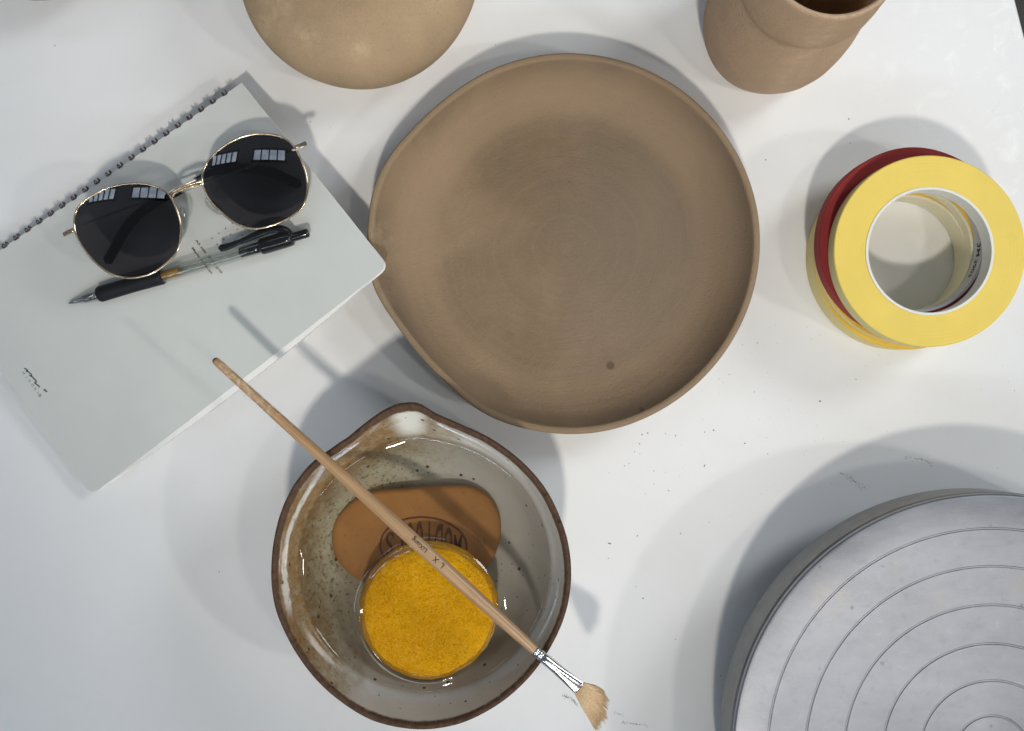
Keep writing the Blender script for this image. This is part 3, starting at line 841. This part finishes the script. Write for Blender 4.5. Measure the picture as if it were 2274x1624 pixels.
for pts_px, tx, ty in ((Lpx, -0.073, 0.053), (Rpx, -0.043, 0.015)):
    cx_ = sum(p[0] for p in pts_px) / len(pts_px); cy_ = sum(p[1] for p in pts_px) / len(pts_px)
    ring = smooth_curve([gplane(x, y) for x, y in pts_px], 5, True)
    cc = gplane(cx_, cy_)
    def dome(q):
        d2 = (q.x - cc.x) ** 2 + (q.y - cc.y) ** 2
        return Vector((q.x, q.y, q.z - d2 / (2 * RL) + 0.0025 + tx * (q.x - cc.x) + ty * (q.y - cc.y)))
    rim = [dome(q) for q in ring]
    v, f = tube(rim, 0.00058, 8, True)
    mesh('rim', v, f, gold, sun)
    V = [dome(cc)]; F = []; n_ = len(ring); NRG = 14
    for i in range(1, NRG + 1):
        for q in ring: V.append(dome(cc.lerp(q, i / NRG)))
    for k in range(n_): F.append((0, 1 + k, 1 + (k + 1) % n_))
    for i in range(NRG - 1):
        for k in range(n_):
            l = (k + 1) % n_; a = 1 + i * n_; b = a + n_; F.append((a + k, b + k, b + l, a + l))
    mesh('lens', V, F, lens_m, sun)
# bridge: arched bar between the lenses
dzr = -0.0008
parts = [tube(smooth_curve([gplane(948, 615, dzr), gplane(985, 580, .0010), gplane(1060, 545, .002), gplane(1140, 520, .002), gplane(1218, 508, dzr)], 6), 0.00075, 8),
         tube(smooth_curve([gplane(965, 632, dzr), gplane(1000, 592, .0008), gplane(1070, 562, .0014), gplane(1150, 540, .0012), gplane(1220, 522, dzr)], 6), 0.00062, 8)]
v, f = merge(parts); mesh('bridge', v, f, gold, sun)
def bar(pts, w, h):
    """rectangular section strip through pts"""
    V, F = [], []
    for i, q in enumerate(pts):
        tt = (pts[min(i + 1, len(pts) - 1)] - pts[max(i - 1, 0)]).normalized(); s2 = tt.cross(Vector((0, 0, 1))).normalized(); u2 = s2.cross(tt)
        for a, b in ((-1, -1), (1, -1), (1, 1), (-1, 1)): V.append(q + s2 * (a * w) + u2 * (b * h))
    n_ = len(pts)
    for i in range(n_ - 1):
        for k in range(4):
            l = (k + 1) % 4; F.append((i * 4 + k, i * 4 + l, i * 4 + 4 + l, i * 4 + 4 + k))
    F += [(3, 2, 1, 0), tuple(range(n_ * 4 - 4, n_ * 4))]
    return V, F
for a, b, c_ in (((192, 893), (150, 908), (108, 930)), ((1946, 238), (1990, 222), (2040, 200))):
    pts = [gplane(*a, -0.001), gplane(*b, -0.0014), gplane(*c_, -0.0028)]
    v, f = bar(pts, 0.0011, 0.0010)
    e_ = mesh('endpiece', v, f, gold, sun, smooth=False)
    s_p = gplane((a[0] + b[0]) / 2, (a[1] + b[1]) / 2, 0.0004)
    v, f = lathe([(0, .0004), (.0005, .0004), (.0007, .0002), (.0007, -.001)], 12, s_p)
    mesh('screw', v, f, gold, e_)
silver = plain('champagne_metal', (0.85, 0.80, 0.72), 0.4, 1.0, grain=0.05)
acet = plain('black_acetate', (0.012, 0.013, 0.016), 0.12)
def temple(metal, tip, z0, z1, zt):
    n_ = len(metal)
    mp_ = smooth_curve([gpt(x, y, z0 + (z1 - z0) * i / (n_ - 1)) for i, (x, y) in enumerate(metal)], 6)
    v, f = tube(mp_, 0.00062, 10); tm = mesh('temple', v, f, silver, sun)
    tp_ = smooth_curve([gpt(x, y, zt) for x, y in tip], 8); m_ = len(tp_)
    rad = [0.0013 + 0.0016 * sstep(0, 0.5, i / m_) for i in range(m_)]; rad[-1] = 0.0008; rad[-2] = .0018
    v, f = tube(tp_, rad, 12); mesh('temple_tip', v, f, acet, tm)
temple([(118, 905), (228, 860), (540, 740), (870, 625), (960, 578), (1000, 560), (1090, 520), (1165, 487)], [(1150, 492), (1215, 462), (1330, 420), (1480, 400), (1600, 400), (1760, 430), (1900, 490), (2000, 540)], 0.0165, 0.0095, 0.0048)
temple([(2020, 225), (1870, 275), (1640, 368), (1530, 408), (1240, 515), (1130, 560), (1045, 585)], [(1060, 578), (1000, 607), (900, 640), (760, 720), (640, 830), (560, 950), (490, 1080), (440, 1160)], 0.0150, 0.0075, 0.0040)
t = NT('clear_silicone')
lw = t.n('ShaderNodeLayerWeight', {'Blend': 0.35}, out=1)
tr = t.n('ShaderNodeBsdfTransparent', {'Color': (0.86, 0.87, 0.85, 1)})
gl = t.n('ShaderNodeBsdfGlossy', {'Color': (1, 1, 1, 1), 'Roughness': 0.03})
ms = t.n('ShaderNodeMixShader', {0: t.math('ADD', 0.04, t.math('MULTIPLY', lw, 0.5)), 1: tr, 2: gl}); t.t.links.new(ms, t.out.inputs[0])
clear = t.m
for pts_, arm in (([(1035, 705), (1052, 740), (1058, 800), (1052, 860), (1038, 885)], [(1015, 770), (1030, 760), (1048, 790)]), ([(1240, 635), (1262, 668), (1300, 705), (1345, 740), (1372, 757)], [(1290, 665), (1285, 680), (1300, 700)])):
    pp = smooth_curve([gpt(x, y, 0.0150) for x, y in pts_], 6); m_ = len(pp)
    v, f = tube(pp, [0.0004 + 0.0021 * math.sin(PI * (i + .4) / m_) ** .6 for i in range(m_)], 12)
    npd = mesh('nose_pad', v, f, clear, sun)
    v, f = tube(smooth_curve([gplane(*arm[0], -0.002), gplane(*arm[1], -0.004), gpt(*arm[2], 0.015)], 5), 0.0004, 6)
    mesh('pad_arm', v, f, gold, npd)

# ------------------------------------------------------------------ gel pen
p0 = onc(*cg(140, 1480), 0.0022); p1 = onc(*cg(2062, 912), 0.0058)
pen = thing('ballpoint_pen', p0, 'clear-barrelled retractable pen with black grip and clip, lying below the sunglasses', 'pen')
tp, sp_, up_ = axisx(p0, p1); LP = (p1 - p0).length
ml = LP / 2003.0
def X(px): return (px - 140) * (LP / 1922.0)
blackr = plain('black_rubber', (0.007, 0.009, 0.013), 0.6, spec=0.3, bump=0.2)
blackp = plain('black_plastic', (0.010, 0.011, 0.013), 0.12)
steel = plain('steel_tip', (0.42, 0.42, 0.44), 0.22, 1.0)
amber = plain('amber_ink_collar', (0.42, 0.24, 0.05), 0.3)
v, f = lathe_axis(p0, p1, [(0, .0001), (.0004, .0004), (.0035, .0011), (.0060, .0013), (.0085, .0013), (.0100, .0017), (.0135, .0017)], 16); mesh('tip', v, f, steel, pen)
sprg = []
NS = 9 * 14
for i in range(NS + 1):
    a = i / 14 * 2 * PI; d_ = 0.0100 + 0.0088 * i / NS
    sprg.append(p0 + tp * d_ + sp_ * (0.0019 * math.cos(a)) + up_ * (0.0019 * math.sin(a)))
v, f = tube(sprg, 0.00024, 5); mesh('spring', v, f, steel, pen)
v, f = lathe_axis(p0, p1, [(.0060, .0017), (.0090, .0025), (.0130, .0033), (.0180, .0039)], 24); mesh('clear_nose', v, f, clear, pen)
g0, g1 = X(385), X(908)
v, f = lathe_axis(p0, p1, [(g0 - .0002, .0), (g0, .0030), (g0 + .0004, .0041), (g0 + .0014, .0047), (g0 + .006, .0046), ((g0 + g1) / 2, .0045), (g1 - .004, .0048), (g1 - .001, .0049), (g1 - .0002, .0047), (g1, .0040), (g1, .0)], 32); mesh('grip', v, f, blackr, pen)
c0, c1 = X(1690), X(1935)
v, f = lathe_axis(p0, p1, [(g1 - .001, .0040), (g1 + .001, .0042), (g1 + .010, .0042), (c0 + .002, .0040)], 32); mesh('clear_barrel', v, f, clear, pen)
parts = [lathe_axis(p0, p1, [(g1 - .002, .0), (g1 - .002, .0026), (g1 + .0098, .0026), (g1 + .0100, .0)], 20)]
v, f = merge(parts); mesh('ink_collar', v, f, amber, pen)
parts = [lathe_axis(p0, p1, [(g1 + .0005 + .0013 * i, .0030), (g1 + .0009 + .0013 * i, .0034), (g1 + .0013 + .0013 * i, .0030)], 20) for i in range(9)]
v, f = merge(parts); mesh('screw_thread', v, f, clear, pen)
v, f = lathe_axis(p0, p1, [(g1 + .0100, .0016), (X(1530), .0016)], 16); mesh('refill_tube', v, f, clear, pen)
pp = [(X(1525), .0)]
for i in range(6): pp += [(X(1525) + .0006 * i * 1.6, .0022), (X(1525) + .0006 * i * 1.6 + .0004, .0031), (X(1525) + .0006 * i * 1.6 + .0008, .0022)]
pp += [(X(1590), .0031), (c0, .0033), (c0, 0)]
v, f = lathe_axis(p0, p1, pp, 20); mesh('plunger', v, f, blackp, pen)
v, f = lathe_axis(p0, p1, [(c0 - .0002, .0), (c0, .0046), (c0 + .001, .0048), (c1 - .003, .0047), (c1 - .0006, .0044), (c1, .0038), (c1 + .0002, .0)], 32); mesh('cap', v, f, blackp, pen)
v, f = lathe_axis(p0, p1, [(c1 - .001, .0026), (LP - .0014, .0026), (LP - .0004, .0023), (LP, .0016), (LP, .0)], 24); mesh('push_button', v, f, blackp, pen)
cl = [(1345, 1038), (1400, 1028), (1470, 1003), (1560, 965), (1650, 925), (1740, 893), (1820, 883), (1880, 905), (1910, 945)]
cp = smooth_curve([onc(*cg(x, y), 0.0080 - 0.0018 * abs(i - 4) / 4 + .0015) for i, (x, y) in enumerate(cl)], 6); m_ = len(cp)
V, F = [], []
for i, q in enumerate(cp):
    tt = (cp[min(i + 1, m_ - 1)] - cp[max(i - 1, 0)]).normalized(); s2 = tt.cross(Vector((0, 0, 1))).normalized(); u2 = s2.cross(tt)
    g = i / (m_ - 1); w_ = 0.0021 - 0.0005 * math.exp(-((g - .30) / .12) ** 2) + 0.0006 * sstep(.6, 1, g)
    if i == 0: w_ = 0.0010
    if i == 1: w_ = 0.0017
    for k in range(12):
        a = 2 * PI * k / 12; V.append(q + s2 * (w_ * math.cos(a)) + u2 * (0.0011 * math.sin(a)))
for i in range(m_ - 1):
    for k in range(12):
        l = (k + 1) % 12; F.append((i * 12 + k, i * 12 + l, i * 12 + 12 + l, i * 12 + 12 + k))
F += [tuple(range(12))[::-1], tuple(range(m_ * 12 - 12, m_ * 12))]
mesh('clip', V, F, blackp, pen)

# ------------------------------------------------------------------ tape rolls
def tape_mat(name, col, side, rough=0.6, spec=0.35):
    t = NT(name)
    x, y, z = t.xyz()[0:3]
    r = t.radius(); cv = t.n('ShaderNodeCombineXYZ', {0: r, 1: 0.0, 2: 0.0})
    wd = t.noise(1200, 3, 0.7, vec=cv); n1 = t.noise(26, 4, .6); n2 = t.noise(900, 3)
    c = t.ramp(n1, [(0.3, tuple(v_ * 0.95 for v_ in col)), (0.7, tuple(min(1, v_ * 1.05) for v_ in col))])
    c = t.mix(t.math('MULTIPLY', t.step(t.noise(75, 6, .75), 0.60, 0.72), 0.30), c, tuple(v_ * 0.72 for v_ in col))
    c = t.mix(t.math('MULTIPLY', t.step(wd, 0.45, 0.70), 0.30), c, tuple(v_ * 0.80 for v_ in col))
    gn = t.n('ShaderNodeNewGeometry', out=1)
    nz = t.math('ABSOLUTE', t.n('ShaderNodeSeparateXYZ', {0: gn}, out=2))
    c = t.mix(t.step(nz, 0.75, 0.35), c, side)
    return t.pbr(c, rough, 0, t.bump(t.math('ADD', wd, n2), 0.12, 0.0003), spec)
ymat = tape_mat('yellow_tape', (0.80, 0.61, 0.13), (0.66, 0.60, 0.30))
y2mat = tape_mat('deep_yellow_tape', (0.76, 0.50, 0.07), (0.70, 0.60, 0.27))
redm = tape_mat('red_vinyl_tape', (0.25, 0.034, 0.034), (0.31, 0.042, 0.040), 0.6, 0.08)
corem = plain('white_card_core', (0.74, 0.74, 0.70), 0.6, grain=0.04)
creamm = plain('cream_card_core', (0.70, 0.65, 0.46), 0.6, grain=0.05)
greym = plain('grey_card_core', (0.50, 0.49, 0.50), 0.55, grain=0.06)
def roll(name, c, r0, r1, z0, z1, tm, cm, label, wobble=0.0, corer=0.0015, ph=0.0, lift=0.0):
    th = thing(name, (c[0], c[1], z0), label, 'tape roll', 'stacked rolls of tape')
    b = 0.0005
    ri = r0 + corer
    wf = lambda a, z: 1 + wobble * (math.sin(2 * a + ph) + 0.6 * math.sin(3 * a + 1.3 * ph) + 0.3 * math.sin(7 * a + ph))
    prof = [(ri, z0), (r1 - b, z0), (r1, z0 + b), (r1, z1 - b), (r1 - b, z1), ((r1 + ri) / 2, z1 - 0.0001), (ri, z1)]
    v, f = lathe(prof, 160, (c[0], c[1], 0), closed=True, wob=wf)
    if wobble:
        for q in v: q.z += wobble * 0.05 * math.sin(3 * math.atan2(q.y - c[1], q.x - c[0]) + ph)
    mesh('tape', v, f, tm, th, sharp=40)
    prof = [(r0, z0 + .0002), (ri - .00005, z0 + .0002), (ri - .00005, z1 + 0.0004), (r0 + .0002, z1 + 0.0004), (r0, z1 + 0.0002)]
    v, f = lathe(prof, 128, (c[0], c[1], 0), closed=True); co = mesh('core', v, f, cm, th, sharp=40)
    return th, co
G_ = 'stacked rolls of tape'
roll('tape_roll', (0.2276, 0.0630), 0.0340, 0.0538, 0.0003, 0.0175, y2mat, creamm, 'pale-sided yellow tape roll lying on the table, lowest of the tape stack')
roll('tape_roll', (0.2268, 0.0657), 0.0342, 0.0534, 0.0181, 0.0255, y2mat, creamm, 'thin deep yellow tape roll just under the red roll', 0.004, ph=1.0)
th3, co3 = roll('tape_roll', (0.2250, 0.0684), 0.0374, 0.0534, 0.0262, 0.0375, redm, greym, 'red vinyl tape roll with printed grey core between the yellow rolls', 0.007, ph=2.4)
roll('tape_roll', (0.2283, 0.0625), 0.0336, 0.0524, 0.0382, 0.0500, ymat, corem, 'yellow tape roll with white core on top of the tape stack')
# lettering inside the printed core, reading round the wall
def inside_text(body, size, a0, zc_, c, r):
    tv, tf = fine(text_mesh(body, size, size * .02)); out = []
    for q in tv:
        a = a0 - q.x / r; out.append(Vector((c[0] + (r - .00012) * math.cos(a), c[1] + (r - .00012) * math.sin(a), zc_ + q.y)))
    return out, tf
v, f = merge([inside_text('3M', 0.0066, -0.09, 0.0330, (0.2250, 0.0684), 0.0374), inside_text('3903', 0.0056, -0.38, 0.0320, (0.2250, 0.0684), 0.0374)])
mesh('printed_lettering', v, f, ink, co3, smooth=False)

# ------------------------------------------------------------------ banding wheel
WC = P(2203, 1672, 0.060); WC.z = 0
wheel = thing('banding_wheel', WC, 'round aluminium turntable with concentric grooves at the lower right', 'turntable')
t = NT('worn_aluminium')
r = t.radius(); cv = t.n('ShaderNodeCombineXYZ', {0: r, 1: 0.0, 2: 0.0})
tn = t.noise(1500, 3, .6, vec=cv)
mpa = t.n('ShaderNodeMapping', {'Vector': t.obj(), 'Rotation': (0, 0, R(-30)), 'Scale': (14, 34, 1)})
n1 = t.noise(1.0, 7, 0.66, vec=mpa, dist=.2); n2 = t.noise(160, 6, 0.72, dist=.3); n3 = t.noise(700, 4, .7)
c = t.ramp(n1, [(0.3, (0.27, 0.283, 0.315)), (0.7, (0.385, 0.398, 0.44))])
c = t.mix(t.math('MULTIPLY', t.step(n2, 0.55, 0.70), 0.28), c, (0.24, 0.235, 0.235))
c = t.mix(t.math('MULTIPLY', t.step(n2, 0.42, 0.30), 0.12), c, (0.52, 0.53, 0.56))
c = t.mix(t.math('MULTIPLY', t.step(tn, 0.45, 0.70), 0.25), c, (0.30, 0.31, 0.33))
mps = t.n('ShaderNodeMapping', {'Vector': t.obj(), 'Rotation': (0, 0, R(38)), 'Scale': (90, 900, 1)})
scr = t.noise(1.0, 3, .7, vec=mps)
c = t.mix(t.math('MULTIPLY', t.math('MULTIPLY', t.step(scr, 0.67, 0.74), t.step(n1, .42, .56)), 0.35), c, (0.22, 0.215, 0.215))
for (px, py, rr_, k_) in ((1840, 1322, 0.016, .45), (2090, 1335, .010, .28), (2262, 1302, .010, .35), (1990, 1250, .006, .2)):  # pale warm spots; the first paints a lamp's glare into the metal colour
    q = P(px, py, .06); m_ = t.math('MULTIPLY', t.spot(q.x - WC.x, q.y - WC.y, rr_, .8), t.step(n2, .40, .62))
    c = t.mix(t.math('MULTIPLY', m_, k_), c, (0.44, 0.41, 0.36))
vo = t.n('ShaderNodeTexVoronoi', {'Vector': t.obj(), 'Scale': 120.0}, out=0); vc = t.n('ShaderNodeTexVoronoi', {'Vector': t.obj(), 'Scale': 120.0}, out=1)
sel = t.n('ShaderNodeSeparateColor', {0: vc}, out=0)
mps2 = t.n('ShaderNodeMapping', {'Vector': t.obj(), 'Rotation': (0, 0, R(-52)), 'Scale': (50, 1300, 1)})
c = t.mix(t.math('MULTIPLY', t.step(t.noise(1.0, 3, .7, vec=mps2), 0.68, 0.78), 0.15), c, (0.55, 0.56, 0.59))
c = t.mix(t.math('MULTIPLY', t.math('MULTIPLY', t.step(t.math('ADD', vo, t.math('MULTIPLY', n3, .2)), 0.28, 0.17), t.step(sel, 0.86, 0.9)), 0.7), c, (0.20, 0.19, 0.19))
rg = t.math('ADD', 0.29, t.math('ADD', t.math('MULTIPLY', n2, 0.16), t.math('MULTIPLY', n1, 0.22)))
nm = t.bump(t.math('ADD', t.math('MULTIPLY', tn, .6), t.math('ADD', n2, n3)), 0.16, 0.0004)
alu = t.pbr(c, rg, 0.85, nm, 0.4, **{'Anisotropic': 0.3, 'Tangent': t.n('ShaderNodeTangent', direction_type='RADIAL', axis='Z')})
t = NT('machined_aluminium_side')
c = t.ramp(t.noise(120, 5, .6), [(0.3, (0.24, 0.24, 0.24)), (0.7, (0.30, 0.30, 0.30))])
alus = t.pbr(c, 0.5, 0.55)
ZT = 0.060
grooves = [.0198, .0387, .0586, .0794, .1002, .1205]
wp = [(0.0, ZT)]
for g in grooves: wp += [(g - .00062, ZT), (g - .00030, ZT - .0005), (g + .00030, ZT - .0005), (g + .00075, ZT)]
wp += [(0.1372, ZT), (0.1383, ZT - .0003), (0.1390, ZT - .0010), (0.1393, ZT - .0020), (0.1393, ZT - .0032)]
v, f = lathe(wp, 360, (WC.x, WC.y, 0)); mesh('turntable_disc', v, f, alu, wheel, sharp=25)
sp2 = [(0.1393, ZT - .0032), (0.1386, ZT - .0040), (0.1386, ZT - .0058), (0.1396, ZT - .0070), (0.1400, ZT - .0085), (0.1400, 0.0262), (0.1394, 0.0250), (0.130, 0.0245), (0.125, 0.052), (0.0, 0.052)]
v, f = lathe(sp2, 360, (WC.x, WC.y, 0))
for q in v: q.y -= 0.0016 * (ZT - q.z) / 0.034
mesh('skirt', v, f, alus, wheel, sharp=25)
v, f = lathe([(0.0, 0.052), (0.022, 0.052), (0.022, 0.018), (0.030, 0.014), (0.075, 0.010), (0.080, 0.006), (0.080, 0.0003), (0, 0.0003)], 96, (WC.x, WC.y, 0)); mesh('base', v, f, alus, wheel, sharp=35)

# ------------------------------------------------------------------ clay crumbs, smears and scratches on the table
crumb_m = plain('dry_clay_dust', (0.22, 0.19, 0.165), 0.9, grain=0.4, gs=3000)
rs = random.Random(11)
def flake(q, r_, hgt=None):
    n_ = rs.randint(5, 7); a0 = rs.uniform(0, 6); hgt = hgt or r_ * 0.5
    ring = [Vector((q.x + r_ * rs.uniform(.5, 1.2) * math.cos(a0 + 2 * PI * k / n_), q.y + r_ * rs.uniform(.5, 1.2) * math.sin(a0 + 2 * PI * k / n_), 0.00002)) for k in range(n_)]
    return [Vector((q.x, q.y, hgt))] + ring, [(0, k + 1, (k + 1) % n_ + 1) for k in range(n_)]
parts = []
def smear(pts, n_, wid, r0, r1):
    pts = [P(*p_) for p_ in pts]
    for _ in range(n_):
        k = rs.random() * (len(pts) - 1); i0 = int(k); q = pts[i0].lerp(pts[i0 + 1], k - i0)
        w = wid * (0.4 + noise.noise(q * 200 + Vector((3, 1, 0))) * .6)
        q = q + Vector((rs.gauss(0, w), rs.gauss(0, w), 0))
        parts.append(flake(q, rs.uniform(r0, r1), 0.00006))
smear([(1865, 1050), (1890, 1062), (1905, 1075), (1926, 1086)], 150, 0.0016, .00008, .00024)
smear([(2005, 1017), (2035, 1018), (2055, 1022), (2070, 1033)], 90, 0.0012, .00008, .00024)
smear([(1250, 1545), (1268, 1550), (1284, 1568)], 120, 0.0014, .00010, .00030)
smear([(1380, 1604), (1405, 1607), (1440, 1612)], 70, 0.0012, .00010, .00028)
smear([(1363, 1582), (1385, 1590)], 30, 0.0014, .00010, .00024)
for px, py in ((1426,965),(1438,962),(1420,986),(1478,963),(1500,968),(1387,1035),(1409,1004),(1421,1008),(1397,1029),(1452,1046),(1452,1075),(1352,1207),(1355,1208),(1351,1240),(1412,1303),(1428,1329),(1415,1190),(1564,1036),(1565,1034),(1682,762),(1649,766),(1619,832),(1597,842),(1675,871),(1821,891),(1705,1008),(1654,985),(1585,956),(1901,843),(2253,868),(1565,960),(487,1270),(610,740+500),(745,1165),(1100,100),(122,102),(1885,265),(1888,318),(830,1062),(1485,1090),(1511,1185),(690,270),(1745,300),(1700,355),(1575,1160),(1600,1500),(1500,1420)):
    parts.append(flake(P(px, py), rs.uniform(.00028, .00062)))
for _ in range(150):
    parts.append(flake(P(rs.uniform(1340, 2240), rs.uniform(720, 1100)), rs.uniform(.00010, .00024)))
for _ in range(90):
    parts.append(flake(P(rs.uniform(0, 2274), rs.uniform(0, 1624)), rs.uniform(.00008, .0002)))
v, f = merge(parts)
tag(mesh('clay_crumbs', v, f, crumb_m, smooth=False), 'dark clay crumbs and dry smears scattered over the white table', 'crumbs', kind='stuff')
slip_m = plain('white_scratch', (0.93, 0.93, 0.92), 0.7, grain=0.02)
parts = []
def scratch(pts, w):
    pts = smooth_curve([P(*p_) for p_ in pts], 10); V, F = [], []
    for i, q in enumerate(pts):
        tt = (pts[min(i + 1, len(pts) - 1)] - pts[max(i - 1, 0)]).normalized(); n_ = Vector((-tt.y, tt.x, 0))
        g = w * (0.35 + 0.65 * abs(noise.noise(q * 300))) * math.sin(PI * (i + .5) / len(pts)) ** .4
        V += [Vector((q.x, q.y, .00004)) + n_ * g, Vector((q.x, q.y, .00004)) - n_ * g]
    for i in range(len(pts) - 1): F.append((2 * i, 2 * i + 1, 2 * i + 3, 2 * i + 2))
    return V, F
c4 = lambda x, y: (x * .3717 + 1428.8, y * .3717)
for pts, w in (([(2230,300),(2215,420),(2170,540),(2090,660),(1990,790),(1930,890)], .00022), ([(2140,570),(2100,650),(2000,730),(1950,760)], .0002), ([(1640,680),(1690,655)], .0002), ([(1885,670),(1905,640)], .0003), ([(2030,665),(2045,640)], .0002), ([(2085,690),(2120,780)], .00016), ([(1640,200),(1760,235)], .0003), ([(2250,660),(2270,620)], .0003), ([(1800,610),(1870,590)], .0003), ([(1900,220),(2060,60)], .0002), ([(1840,560),(1950,640)], .0002)):
    parts.append(scratch([c4(*q) for q in pts], w))
for _ in range(26):
    x0, y0 = rs.uniform(2000, 2270), rs.uniform(60, 420); a = rs.uniform(-.9, .2); l_ = rs.uniform(8, 40)
    parts.append(scratch([(x0, y0), (x0 + l_ * .5, y0 + l_ * .5 * a + 2), (x0 + l_, y0 + l_ * a)], rs.uniform(.00008, .00018)))
v, f = merge(parts)
tag(mesh('dried_slip_scratches', v, f, slip_m, smooth=False), 'thin white scratches and dried slip marks on the upper right of the table', 'scratches', kind='stuff')

SC.render.engine = 'CYCLES'
